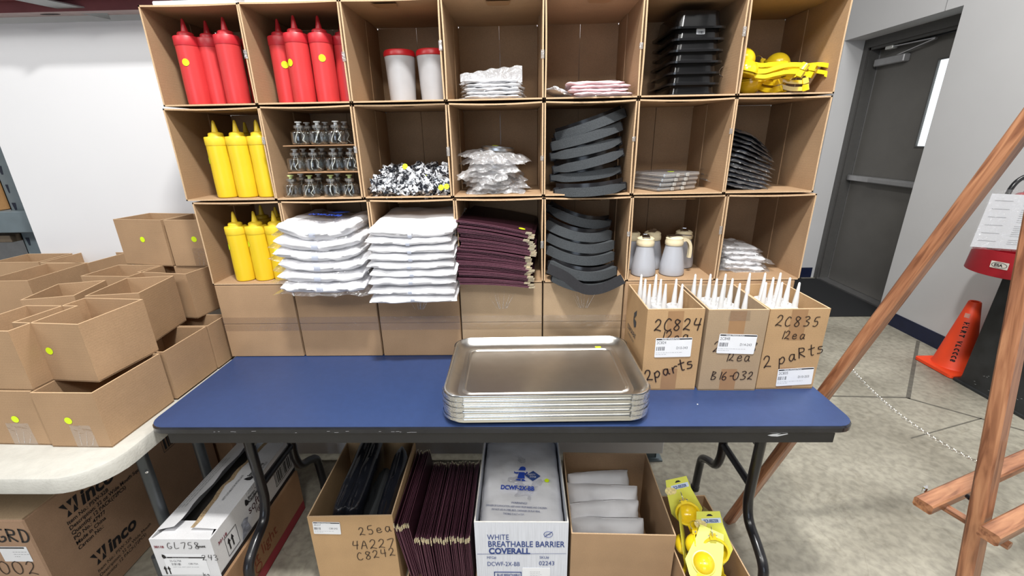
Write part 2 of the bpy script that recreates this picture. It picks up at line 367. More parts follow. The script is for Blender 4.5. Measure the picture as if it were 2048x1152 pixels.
JOINT = mat('floor_joint', (.13, .12, .10), .9, var=.2)
f = struct('floor', MB().box(-4, 3.96, -4, 6, -.08, 0), FLOORM)
MB_ = MB(); MB_.box(3.9, 4.6, 2.0, 3.12, -.08, -.0); part('floor_slab', MB_, FLOORM, f)
def joint(a, b, w=.012):
    a = Vector((*a, .0006)); b = Vector((*b, .0006)); mb = MB(); mb.bar([a, b], w, .0012, side=None); part('joint', mb, JOINT, f)
joint((3.90, 1.58), (3.22, .845), .02); joint((3.22, .855), (2.2, .90)); joint((3.22, .85), (3.60, .52)); joint((2.2, .90), (-3, .95)); joint((3.60, .52), (3.2, -.6)); joint((3.45, .66), (2.95, .50), .006)
WX = 3.92; Y0, Y1, ZT = 2.0, 3.10, 2.215
wr = MB(); wr.box(WX, WX+.5, -4, Y0, 0, 4); wr.box(WX, WX+.5, Y1, 6, 0, 4); wr.box(WX, WX+.5, Y0, Y1, ZT, 4)
wr.box(WX+.42, WX+.5, Y0, Y1, 0, ZT); wall_r = struct('wall_right', wr, WALLM)
part('drywall_seam', MB().box(WX-.0015, WX, 2.13, 2.137, ZT, 4), mat('seam_shadow', (.33, .33, .34), .7, var=0), wall_r)
struct('wall_back', MB().box(-4.2, WX, 6, 6.1, 0, 4), WALLM)
struct('wall_left', MB().box(-4.1, -4.0, -4, 6, 0, 4), WALLM)
struct('baseboard_right', MB().box(WX-.006, WX, -4, Y0, 0, .108).box(WX-.006, WX, Y1, 6, 0, .108).box(WX, WX+.15, Y1-.006, Y1, 0, .108), NAVY)
# door in its recess
DX = 4.2
dr = link('door_1', None); dr['kind'] = 'structure'
fr = MB()
for y0, y1, z0, z1 in ((Y1-.055, Y1, 0, ZT), (Y0, Y0+.055, 0, ZT), (Y0+.055, Y1-.055, ZT-.07, ZT)):
    fr.box(DX-.10, DX+.06, y0, y1, z0, z1); fr.box(DX-.085, DX+.06, y0-(.018 if y0 > 2.5 else -.018) if z0 == 0 else y0, y1, z0, z1)
fr.box(DX-.085, DX-.05, Y0+.055, Y1-.055, ZT-.09, ZT-.07)
part('door_frame', fr, FRAMEM, dr)
part('threshold', MB().box(DX-.10, DX+.05, Y0+.05, Y1-.05, 0, .018), ALU, dr)
GY0, GY1, GZ0, GZ1 = 2.22, 2.40, 1.33, 1.95
leaf = MB()
leaf.box(DX, DX+.045, Y0+.06, GY0, .02, ZT-.09).box(DX, DX+.045, GY1, Y1-.08, .02, ZT-.09).box(DX, DX+.045, GY0, GY1, .02, GZ0).box(DX, DX+.045, GY0, GY1, GZ1, ZT-.09)
lf = part('door_leaf', leaf, DOORM, dr)
part('edge_strip', MB().box(DX-.004, DX+.002, Y1-.082, Y1-.076, .02, ZT-.09), ALU, dr)
gl = bpy.data.materials.new('daylit_pane'); gl.use_nodes = True; N, L = nodes(gl); e = N['Principled BSDF']; e.inputs['Base Color'].default_value = (.8, .9, 1, 1)
e.inputs['Emission Color'].default_value = (.85, .95, 1, 1); e.inputs['Emission Strength'].default_value = 1.6
part('door_pane', MB().box(DX+.012, DX+.02, GY0, GY1, GZ0, GZ1), gl, dr)
part('pane_frame', MB().box(DX-.006, DX+.002, GY0-.012, GY1+.012, GZ1, GZ1+.012).box(DX-.006, DX+.002, GY0-.012, GY1+.012, GZ0-.012, GZ0).box(DX-.006, DX+.002, GY1, GY1+.012, GZ0, GZ1), FRAMEM, dr)
pb = part('push_bar', MB().bbox(DX-.05, DX-.005, Y0+.10, Y1-.085, 1.01, 1.06, .004), ALU, dr)
part('push_pad', MB().bbox(DX-.075, DX-.05, Y0+.12, Y0+.72, 1.015, 1.055, .005), mat('pad_grey', (.34, .34, .35), .4, .5, var=.04), pb)
cl = part('door_closer', MB().bbox(DX-.055, DX, 2.68, 3.0, 1.985, 2.045, .006), mat('closer_silver', (.36, .36, .37), .4, .5, var=.04), dr)
part('closer_arm', MB().bar([(DX-.03, 2.78, 2.045), (DX-.05, 2.42, 2.10)], .02, .008).bar([(DX-.05, 2.42, 2.105), (DX-.06, 2.84, 2.115)], .02, .008), ALU, cl)
part('arm_bracket', MB().bbox(DX-.075, DX-.03, 2.80, 2.88, 2.10, 2.135, .004), mat('bracket_white', (.6, .6, .58), .4, .4), cl)
# entrance mat
MATM = mat('mat_black', (.012, .013, .015), .95, var=.4, scale=300, bump=.6, bscale=400)
single('floor_mat', MB().T_(Matrix.Translation((0, 0, .0006))).poly([(2.4, 2.035), (WX-.004, 2.035), (WX-.004, 2.06), (4.092, 2.06), (4.092, 3.04), (WX-.008, 3.04), (WX-.008, 4.2), (2.4, 4.2)], .007), MATM, 'black entrance mat on the concrete in front of the grey door', 'mat')

# white panel hung behind the cardboard boxes, on the pallet rack
PANM = mat('white_panel', (.74, .74, .76), .45, var=.015, scale=2)
single('display_panel', MB().bbox(-.925, 1.668, .335, .350, .045, 1.845, .002), PANM, 'big plain white board standing behind the cardboard shelves', 'board')
RACKM = mat('rack_paint', (.13, .165, .185), .45, var=.12, scale=12)
HOLE = mat('slot_dark', (.01, .015, .03), .8, var=0)
def upright(x, y, h, label, name='rack_post'):
    t = thing(name, label, 'rack', (x, y, 0)); mb = MB()
    mb.box(-.045, .045, 0, .004, 0, h).box(-.045, -.041, 0, .06, 0, h).box(.041, .045, 0, .06, 0, h).box(-.07, .07, -.02, .08, 0, .008)
    part('post', mb, RACKM, t)
    k = 0; z = .12
    while z < h-.05:
        hb = MB(); tp = .009 if k % 2 == 0 else .006
        for sx in (-.022, .022):
            part('slot', MB().add([(sx-tp, -.0008, z+.035), (sx-tp*.45, -.0008, z), (sx+tp*.45, -.0008, z), (sx+tp, -.0008, z+.035)], [(0, 1, 2, 3)]), HOLE, t)
        z += .076; k += 1
    return t
upright(-1.13, .50, 2.6, 'blue-grey steel rack upright with teardrop slots, left of the white board')
upright(1.60, .353, 1.9, 'blue-grey rack upright whose foot shows under the right end of the white board')
bm_ = MB().bbox(-2.6, -1.00, .44, .485, 1.10, 1.19, .003); single('rack_beam', bm_, RACKM, 'blue-grey steel beam crossing the rack upright at the left edge', 'rack beam')
single('rack_shelf', MB().bbox(-2.6, -1.18, .46, 1.1, 1.055, 1.085, .002), mat('shelf_brown', (.10, .075, .05), .7), 'dark wooden shelf seen behind the rack upright at the left edge', 'shelf')
sc = MB().tube([(-1.45, .8, .75), (-1.33, .8, 1.05)], .01); single('support_stay', sc, BLACKM, 'thin dark diagonal rod beneath the rack shelf at the left edge', 'rod')
single('stored_sheet', MB().bbox(-2.6, -1.2, .95, .97, .0, 1.0, .002), mat('sheet_grey', (.45, .45, .46), .6), 'pale grey sheet leaning behind the rack at the left edge', 'sheet')
single('storage_crate', MB().bbox(-1.6, -1.18, .46, .9, 1.19, 1.60, .004), card_mat('kraft_crate', (.40, .22, .09)), 'brown carton on the rack behind the left edge of the white board', 'box')
# dark block added behind the panel, in place of the shade on the floor
single('shade_block', MB().bbox(-.95, 1.5, .42, 1.2, .0, .36, .004), mat('shade_dark', (.03, .03, .03), .8), 'added dark load on the floor behind the white board', 'block')
# pink beam with its bracket across the top left
PINK = mat('pink_enamel', (.60, .22, .18), .4, var=.08, scale=10); PINKU = mat('beam_underside_shade', (.20, .055, .06), .5, var=.15, scale=10); LIP = mat('beam_lip', (.50, .40, .40), .5, var=.1)  # downward faces get a darker pink, their shade put into the colour
t = thing('shelf_beam', 'pink enamelled steel beam running across the top left corner', 'beam', (-1.2, .20, 1.86))
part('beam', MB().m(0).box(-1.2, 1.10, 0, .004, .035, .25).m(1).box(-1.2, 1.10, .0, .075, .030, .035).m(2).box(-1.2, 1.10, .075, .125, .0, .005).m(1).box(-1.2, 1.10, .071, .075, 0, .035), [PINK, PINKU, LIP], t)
for x in (.30, .66): part('slot', MB().add([(x+.035*cos(a*pi/6), .1+.009*sin(a*pi/6), -.0006) for a in range(12)], [tuple(range(12))]), mat('slot_shade', (.06, .05, .05), .8, var=0), t)
part('bracket', MB().m(0).box(.62, .68, -.004, 0, .03, .25).bar([(.65, 0, .028), (.84, .12, -.003)], .05, .004, side=(1, 0, 0)).box(.88, .96, -.004, 0, .05, .25), mat('bracket_grey', (.38, .40, .40), .4, .6), t)
# ------------------------------------------------------------------ cardboard shelving: 7 x 3 open boxes on a row of closed ones
TT = .74
def blue_table():
    t = thing('folding_table', 'long navy blue folding table on black wishbone legs', 'table', (0, 0, 0))
    BLUE = mat('navy_laminate', (.027, .053, .150), .42, var=.05, scale=60, bump=.08, bscale=700)
    EDGE = mat('black_edging', (.010, .011, .016), .25, var=.3, scale=20, coat=.4)
    x0, x1, y0, y1 = .018, 1.877, -.392, .212; cx, cy, W_, D_ = (x0+x1)/2, (y0+y1)/2, x1-x0, y1-y0
    def rg(w, d, r, z): return [(a, b, z) for a, b in rrect(cx, cy, w, d, r, 5)]
    part('tabletop', MB().loft([rg(W_-.006, D_-.006, .045, TT-.004), rg(W_-.006, D_-.006, .045, TT)], True), BLUE, t)
    part('edging', MB().loft([rg(W_-.008, D_-.008, .042, TT-.022), rg(W_, D_, .047, TT-.018), rg(W_, D_, .047, TT-.006), rg(W_-.006, D_-.006, .045, TT-.0015)], True), EDGE, t, smooth=30)
    part('apron', MB().box(x0+.05, x1-.05, y0+.012, y0+.030, .682, .719), BLACKM, t)
    for q in ((x0+.05, x1-.05, y1-.03, y1-.012), (x0+.05, x0+.066, y0+.03, y1-.03), (x1-.066, x1-.05, y0+.03, y1-.03)): part('apron', MB().box(*q, .682, .719), BLACKM, t)
    yc = -.095
    for x in (.145, 1.758):
        for s in (-1, 1):
            P = [(.108, .72), (.106, .50), (.102, .36), (.105, .30), (.13, .245), (.19, .215), (.235, .185), (.25, .14), (.262, 0)]
            P = smooth_poly(P, 4)
            lg = part('leg', MB().tube([(x, yc+s*a, z) for a, z in P], .0155, 12), BLACKM, t, smooth=60)
            part('foot_cap', MB().lathe([(.0175, 0), (.0175, .02), (.016, .022)], 12, (x, yc+s*.262, 0)), BLACKP, lg)
        part('crossbar', MB().tube([(x, yc-.10, .365), (x, yc+.10, .365)], .0125, 10), BLACKM, t, smooth=60)
        part('brace', MB().bar([(x, yc-.10, .52), (x+(.16 if x < 1 else -.16), yc-.02, .70)], .024, .006), BLACKM, t)
    part('paint_chip', MB().poly([(0, 0), (.012, .004), (.034, .007), (.024, .001), (.05, .006), (.052, .003), (.026, -.004), (.01, -.003)]), INKW, t, M=frame((1.655, y0+.0114, .705), (1, 0, 0), (0, 0, 1)))
    r = random.Random(4)
    for k in range(16):
        x = r.uniform(.1, .78); w_ = r.uniform(.004, .014)
        part('scuff', MB().poly([(0, 0), (w_, .0004), (w_, .0012), (0, .0009)]), mat('scuff', (.42, .42, .44), .6, var=0), t, M=frame((x, y0-.0005, TT-.011-r.uniform(0, .006)), (1, 0, 0), (0, 0, 1)))
    part('crumb', MB().poly(rrect(0, 0, .0035, .003, .001, 2), .001), INKW, t, M=Matrix.Translation((at(1395, 809, 2, TT).x, at(1395, 809, 2, TT).y, TT+.0002)))
    return t
blue_table()
ZR = {1: (1.0045, 1.274), 2: (1.278, 1.5435), 3: (1.5475, 1.801)}
XG = {3: [-.007, .2675, .541, .810, 1.0885, 1.355, 1.6265, 1.893], 2: [-.014, .2695, .540, .8125, 1.0885, 1.353, 1.6275, 1.893], 1: [.003, .278, .553, .8185, 1.090, 1.357, 1.640, 1.905]}
YB = .305
T = .0042
HOLD = {(3, 0): 'three red squeeze bottles in front', (3, 1): 'four red squeeze bottles', (3, 2): 'two white tubs with red lids', (3, 3): 'flat silvery packets', (3, 4): 'flat pinkish packets', (3, 5): 'nested black pans', (3, 6): 'a heap of yellow citrus squeezers',
        (2, 0): 'tall yellow squeeze bottles', (2, 1): 'three tiers of glass lamp cells', (2, 2): 'a heap of crumpled foil-like wraps', (2, 3): 'bagged steel rings', (2, 4): 'the upper pile of foam headbands', (2, 5): 'four clear hinged cases', (2, 6): 'fanned dark bagged packs',
        (1, 0): 'shorter looking yellow squeeze bottles', (1, 1): 'bagged white coveralls', (1, 2): 'unbagged folded white garments', (1, 3): 'maroon menu covers', (1, 4): 'the lower pile of foam headbands', (1, 5): 'frosted syrup jugs', (1, 6): 'white cloth packs in clear bags'}
ROWN = {1: 'bottom open row', 2: 'middle row', 3: 'top row'}
def cubby(r, c):
    x0, x1 = XG[r][c]+.0012, XG[r][c+1]-.0012; z0, z1 = ZR[r]; rnd = random.Random(r*10+c)
    km = [KRAFT, KRAFT, KRAFT3][rnd.randrange(3)] if False else KRAFT
    t = thing('cardboard_box', 'open cardboard cubbyhole box, %s, holding %s' % (ROWN[r], HOLD[(r, c)]), 'box', (x0, 0, z0), group='open boxes stacked as cubbyhole shelves')
    w, h = x1-x0, z1-z0-.001
    yf = rnd.uniform(-.003, .003)
    def wall(name, pts_, mid):   # slightly bowed wall as its own part, with paler cut edge in front
        mb = MB(); n = 6
        a, b, dn = pts_
        def P(u, v, o):
            bow = mid*sin(pi*u)*(1-v*.8)
            return (a[0]+(b[0]-a[0])*u+dn[0]*(o+bow), yf+(YB-yf)*v, a[1]+(b[1]-a[1])*u+dn[1]*(o+bow))
        for o in (0, T): mb.grid(lambda u, v: P(u, v, o), n, 4)
        k = (n+1)*5
        mb.cur = 1
        mb.add([P(i/n, 0, 0) for i in range(n+1)]+[P(i/n, 0, T) for i in range(n+1)], [(i, i+1, n+2+i, n+1+i) for i in range(n)])
        part(name, mb, [km, KEDGE], t)
    wall('bottom_panel', ((0, 0), (w, 0), (0, 1)), 0)
    wall('top_panel', ((0, h), (w, h), (0, -1)), rnd.uniform(.001, .004))
    wall('side_panel', ((0, 0), (0, h), (1, 0)), rnd.uniform(0, .002)); wall('side_panel', ((w, 0), (w, h), (-1, 0)), rnd.uniform(0, .002))
    # second ply: the short flaps folded back inside, seen as a step half way in
    part('inner_flap', MB().box(T+.0005, T+.003, YB*.60, YB-.005, T, h-T-.002), KRAFT, t); part('inner_flap', MB().box(w-T-.003, w-T-.0005, YB*.60, YB-.005, T, h-T-.002), KRAFT, t)
    g = rnd.uniform(.0012, .003); mx = w*.5+rnd.uniform(-.006, .006)
    hc = .0035
    def fl(a, b, cornerx):
        m_ = MB(); zt = h-T-.001
        # notched corner lets a dot of light through at the top
        pts = [(a, T), (b, T), (b, zt), (cornerx, zt), (cornerx, zt-hc), (a, zt-hc)] if cornerx > a and cornerx < b and a < w/3 else [(a, T), (b, T), (b, zt-hc), (cornerx, zt-hc), (cornerx, zt), (a, zt)]
        m_.loft([[(x, YB-T, z) for x, z in pts], [(x, YB, z) for x, z in pts]], True); part('back_flap', m_, KRAFT, t)
    fl(T+.001, mx-g/2, T+.001+hc); fl(mx+g/2, w-T-.001, w-T-.001-hc)
    part('tape_strip', MB().box(mx-.001, mx+.001, YB+.0006, YB+.001, T, h-T), TAPEB, t)
    if r < 3 or c > 1:
        tx = w*.5+rnd.uniform(-.02, .02); part('tape_patch', MB().poly([(tx-.036, -.010), (tx+.034, -.010), (tx+.026, .035), (tx-.030, .034)]), TAPEB, t, M=Matrix.Translation((0, .012, h-T-.0050-.0015)) @ Matrix.Rotation(0, 4, 'X'))
    # bright slivers of tape joining neighbours
    if c < 6:
        zz = h*rnd.uniform(.35, .65); part('clear_tape', MB().box(w-.008, w+.0008, yf-.0016, yf-.0010, zz, zz+rnd.uniform(.010, .028)), FILM, t)
    return t
for r in (1, 2, 3):
    for c in range(7): cubby(r, c)
# closed boxes below
XB = [.005, .266, .540, .8155, 1.0885, 1.352, 1.628, 1.895]
for c in range(7):
    x0, x1 = XB[c]+.002, XB[c+1]-.002
    where = ['leftmost', 'second from left', 'third from left', 'fourth from left', 'fifth from left', 'behind carton 2C824', 'behind carton 2C835'][c]
    t = thing('cardboard_box', 'closed taped kraft box on the table under the open ones, %s' % where, 'box', (x0, 0, TT+.0005), group='closed boxes carrying the shelves'); w, h = x1-x0, .2615
    km = KRAFT2 if c in (3, 4) else KRAFT
    part('carton_body', MB().bbox(0, w, .0025, YB-.005, 0, h, .003), km, t)
    zs = h*.47
    part('front_flap', MB().bbox(.001, w-.001, 0, .0028, .001, zs-.0012, .001), km, t); part('front_flap', MB().bbox(.001, w-.001, 0, .0028, zs+.0012, h-.001, .001), km, t)
    part('packing_tape', MB().poly(rrect(w/2, zs, w-.002, .05, .001, 1)), TAPE, t, M=Matrix(((1, 0, 0, 0), (0, 0, -1, -.0006), (0, 1, 0, 0), (0, 0, 0, 1))))
    if c in (2, 3, 4):
        m_ = MB(); r_ = random.Random(c)
        for k in range(7):
            a = r_.uniform(-.05, .05); m_.add([(w/2+a, 0, h-.015-r_.uniform(0, .02)), (w/2+a*.3+.003, 0, h-.09), (w/2+a*.3, 0, h-.088)], [(0, 1, 2)])
        part('tape_crease', m_, FILM, t, loc=(0, -.0012, 0))
single('paper_pile', MB().bbox(0, .50, .02, .28, 0, .012, .002), PAPER, 'pile of white paper lying on top of the two leftmost top boxes', 'paper', loc=(.02, 0, 1.802))
single('marker_pen', MB().tube([(0, 0, 0), (.06, -.02, 0)], .006, 8), mat('teal', (.02, .12, .14), .4), 'teal marker pen lying on the white paper at the top left', 'pen', loc=(.22, .03, 1.8225), smooth=60)
# ------------------------------------------------------------------ what stands in the open boxes
def rise(r): return ZR[r][0]+T+.0008
# squeeze bottles
def bottle_proto(mb_mat, cap_mat, label):
    t = thing('squeeze_bottle', label, 'bottle', (0, 0, 0))
    part('bottle', MB().lathe([(.028, 0), (.0305, .002), (.0315, .008), (.0318, .05), (.0312, .100), (.0318, .150), (.0318, .156), (.030, .158)], 28), mb_mat, t, smooth=35)
    c = part('cap', MB().lathe([(.0325, .156), (.0330, .158), (.0330, .178), (.0315, .1805), (.0215, .1815), (.0205, .184), (.0205, .189), (.018, .192), (.0085, .1945)], 28), cap_mat, t, smooth=35)
    part('nozzle', MB().lathe([(.0095, .1935), (.0070, .205), (.0040, .2225), (.0022, .227), (.0012, .2275)], 16), cap_mat, c, smooth=40)
    return t
def bottles(r, c, color, spots, mats_):
    proto = None; n = 0
    for (x, y, az, dz, lab) in spots:
        M_ = (x, y, rise(r))
        lb = '%s plastic squeeze bottle, %s' % (color, lab)
        if proto is None: proto = bottle_proto(*mats_, lb); o = proto; o.location = M_
        else:
            o = dup(proto0[color], lb, None, M_)
        o['group'] = '%s squeeze bottles' % color
        if color not in proto0: proto0[color] = dup(proto); bpy.data.objects.remove  # keep a clean copy without stickers
        if az is not None: PENDING.append((o, az, dz))
PENDING = []; proto0 = {}
def place_bottles(color, mats_, spots):
    first = None
    for (r, x, y, az, dz, lab) in spots:
        lb = '%s squeeze bottle, %s' % (color, lab)
        if first is None: first = bottle_proto(*mats_, lb); o = first; o.location = (x, y, rise(r))
        else: o = dup(first, lb, None, (x, y, rise(r)))
        o['group'] = '%s squeeze bottles' % color
        if az is not None: PENDING.append((o, az, dz))
place_bottles('red', (RED, REDC), [
    (3, .066, .058, -1.45, .112, 'leftmost in the top left box'), (3, .113, .085, None, 0, 'between two others in the top left box, set back'), (3, .186, .052, None, 0, 'third from the left in the top left box'), (3, .228, .112, None, 0, 'farthest right in the top left box, half hidden'),
    (3, .323, .085, -1.05, .105, 'leftmost in the second top box'), (3, .386, .052, -2.05, .105, 'with lime dot on its left, second top box'), (3, .451, .062, -1.25, .116, 'third from the left in the second top box'), (3, .500, .105, None, 0, 'cut off by the box wall, second top box')])
place_bottles('yellow', (YEL, YELC), [
    (2, .092, .052, -2.45, .112, 'leftmost in the middle row box'), (2, .157, .052, None, 0, 'second from the left, middle row box'), (2, .2215, .055, None, 0, 'third from the left, middle row box'), (2, .2405, .120, None, 0, 'at the right wall, second rank, middle row box'),
    (2, .098, .200, None, 0, 'back rank left, middle row box'), (2, .163, .200, None, 0, 'back rank centre, middle row box'), (2, .175, .130, None, 0, 'behind the third bottle, middle row box'),
    (1, .092, .048, -2.35, .116, 'leftmost in the lower left box'), (1, .156, .052, -2.35, .124, 'second from the left, lower left box'), (1, .2195, .054, -1.35, .100, 'third from the left, lower left box'), (1, .2435, .124, None, 0, 'behind at the right wall, lower left box'),
    (1, .100, .190, None, 0, 'back rank left, lower left box'), (1, .180, .140, None, 0, 'second rank centre, lower left box'), (1, .165, .215, None, 0, 'back rank centre, lower left box')])
for o, az, dz in PENDING: cyldot(o, .0322, az, dz, .0095)
# tubs
def tub(x, y, lab):
    t = thing('storage_tub', lab, 'tub', (x, y, rise(3)), group='white tubs with red lids')
    part('tub', MB().lathe([(.036, 0), (.0385, .003), (.041, .05), (.0435, .110), (.0450, .128), (.0435, .131)], 36), FROST, t, smooth=35)
    part('lid', MB().lathe([(.0455, .127), (.047, .129), (.0465, .137), (.0435, .143), (.040, .1445), (.038, .142)], 36), mat('red_lid', (.50, .012, .018), .35, var=.03), t, smooth=35)
tub(.660, .12, 'frosted white plastic tub with a red lid, left of the pair'); tub(.757, .12, 'frosted white plastic tub with a red lid, right one by the box wall')

# soft packs and garments
def pillow(w, d, h, seed, nx=22, ny=14, amp=.004, sc=26, bend=0, roll=0, folds=0, sag=0, pinch=.35, side=0):
    "closed cushion-like slab: x width, y depth, z height; front edge at y=0"
    mb = MB(); o = Vector((seed*7.13, seed*3.7, seed*1.9))
    def prof(t): return max(0.0, 1-abs(2*t-1)**9)**.5
    def zof(u, v, s):
        e = prof(u)*prof(v); x = (u-.5)*w; y = v*d
        nz = noise.noise(Vector((x*sc, y*sc, s*2))+o)*amp+noise.noise(Vector((x*sc*2.6, y*sc*2.6, s*3))+o)*amp*.45
        return s*h/2*e+nz*(.4+.6*e)+bend*(2*u-1)**2-sag*(1-v)**2
    rows = []
    for s in (1, -1):
        for j in range(ny+1):
            for i in range(nx+1):
                u, v = .5-.5*cos(pi*i/nx), .5-.5*cos(pi*j/ny)
                ex = noise.noise(Vector((v*6, s*.2, 5))+o)*.006*(abs(2*u-1)**6); ey = noise.noise(Vector((u*8, s*.2, 9))+o)*.008*(1-v)**4
                rows.append(((u-.5)*w+ex+side*(1-v)**2, v*d+ey, zof(u, v, s)+(u-.5)*roll))
    n = (nx+1)*(ny+1); fs = []
    for j in range(ny):
        for i in range(nx):
            a = j*(nx+1)+i; fs.append((a, a+1, a+nx+2, a+nx+1)); fs.append((n+a, n+a+nx+1, n+a+nx+2, n+a+1))
    for i in range(nx): fs.append((i, n+i, n+i+1, i+1)); a = ny*(nx+1)+i; fs.append((a, a+1, n+a+1, n+a))
    for j in range(ny): a = j*(nx+1); fs.append((a, a+nx+1, n+a+nx+1, n+a)); a += nx; fs.append((a, n+a, n+a+nx+1, a+nx+1))
    return mb.add(rows, fs)
def film_sheet(w, d, seed, amp=.008, lift=.004, nx=20, ny=12, drop=0):
    "wrinkled bag film: a thin sheet with crimped, flaring rim"
    o = Vector((seed*5.1, seed*2.2, 3)); mb = MB()
    def f(u, v):
        x = (u-.5)*w; y = v*d; e = max(abs(2*u-1), abs(2*v-1))**4
        return (x+noise.noise(Vector((u*7, v*7, 1))+o)*.010*e, y+noise.noise(Vector((u*7, v*7, 5))+o)*.010*e, lift*(1-e)+noise.noise(Vector((x*30, y*30, 2))+o)*amp+noise.noise(Vector((x*75, y*75, 2))+o)*amp*.4-drop*e)
    return mb.grid(f, nx, ny)
def bagged(name, label, cat, grp, loc, w, d, h, seed, core, rz=0, fw=1.15, fd=1.12, film=FILM, roll=0, amp=.003, sag=0, bend=0, rim=.6, tiltx=0, sticker=None):
    t = thing(name, label, cat, loc, (tiltx, 0, rz), grp)
    if core: part('contents', pillow(w, d, h, seed, amp=amp, sc=34, roll=roll, sag=sag, bend=bend), core, t, smooth=180)
    fm = film_sheet(w*fw, d*fd, seed+.5, amp*1.5, h*rim+.001, drop=h*.6)
    if roll or bend or sag: fm.v = [(x, y, z+roll*x/w+bend*(2*x/w)**2-sag*(1-min(1, y/d))**2) for x, y, z in fm.v]
    fm.v = [(x, y-d*(fd-1)/2, z) for x, y, z in fm.v]
    part('bag', fm, film, t, smooth=180)
    if sticker: dot(t, Matrix.Translation((sticker[0], sticker[1], sticker[2])))
    return t
z = rise(3)+.006
for k in range(5):
    bagged('flat_packet', 'silvery white wrapped packet, %s of the pile in the fourth top box' % ['lowest', 'second', 'middle', 'fourth', 'topmost'][k], 'packet', 'silvery packets in the fourth top box', (.940+.006*(k % 2), .018+.004*k, z+k*.0105), .155, .16, .011, 31+k, WHITEC, rz=radians(-3+2*k), fw=1.18, fd=1.0, amp=.004)
m_ = MB().grid(lambda u, v: (-.09+.18*u, .02+.008*sin(u*9), .0+v*(.022+.022*u)+.002*sin(u*31+v*5)), 24, 4)
fl_ = [o for o in COL.objects if o.name.startswith('flat_packet')][-1]; part('bag_end', m_, clear('bag_end_film', (.80, .80, .81), .25, .9, .15, .9, .35), fl_, smooth=180)
for k in range(4):
    bagged('pink_packet', 'pale pink wrapped packet, %s of four in the fifth top box' % ['lowest', 'second from below', 'second from above', 'topmost'][k], 'packet', 'pinkish packets in the fifth top box', (1.255-.010*(k % 2)-.004*k, -.006+.008*k, z+k*.0100), .165, .15, .011, 51+k, PINKC, rz=radians(2-3*k), fw=1.04, fd=1.0, amp=.004, film=FILMT)
bagged('white_packet', 'small white folded packet at the left end of the pink packets', 'packet', None, (1.150, .045, z+.012), .06, .09, .012, 77, WHITEC, rz=radians(20), roll=-.02)

# nested black pans, upside down
def pan_mesh():
    mb = MB(); W_, D_ = .150, .215
    def rg(ins, z_): return [(a, b, z_) for a, b in rrect(0, D_/2, W_-2*ins, D_-2*ins, .02, 4)]
    mb.loft([rg(0, -.003), rg(0, .0025), rg(.011, .0035), rg(.016, .043), rg(.020, .046)]); n = 20
    mb.add(rg(.020, .046), [tuple(range(20))]); mb.loft([rg(.0125, .0), rg(.018, .041)]); mb.loft([rg(0, -.003), rg(.0125, -.001)])
    return mb
pm = mesh('pan', pan_mesh(), mat('pan_black', (.010, .010, .011), .18, var=.05, coat=.3), 40)
for k in range(7):
    o = tag(link('food_pan', pm, None, (1.5225+.0012*(k % 2), .045+.001*(k % 3), rise(3)+.003+k*.0285), (0, 0, radians((-1, .6, -.4, .8, -.7, .3, 1)[k]))), 'black plastic pan turned upside down, %s of the nested stack' % ['lowest', 'second from below', 'third from below', 'fourth from below', 'third from above', 'labelled second from above', 'topmost'][k], 'pan', 'nested black pans')
    if k == 5:
        lb = part('price_label', MB().poly(rrect(0, 0, .024, .014, .002, 3), .0004), PAPER, o, M=frame((.004, .0125, .020), (1, 0, 0), (0, .12, 1))); b = MB(); barcode(b, -.006, -.006, .016, .007, 14, 2); part('barcode', b, INK, lb, M=Matrix.Translation((0, 0, .0008)))

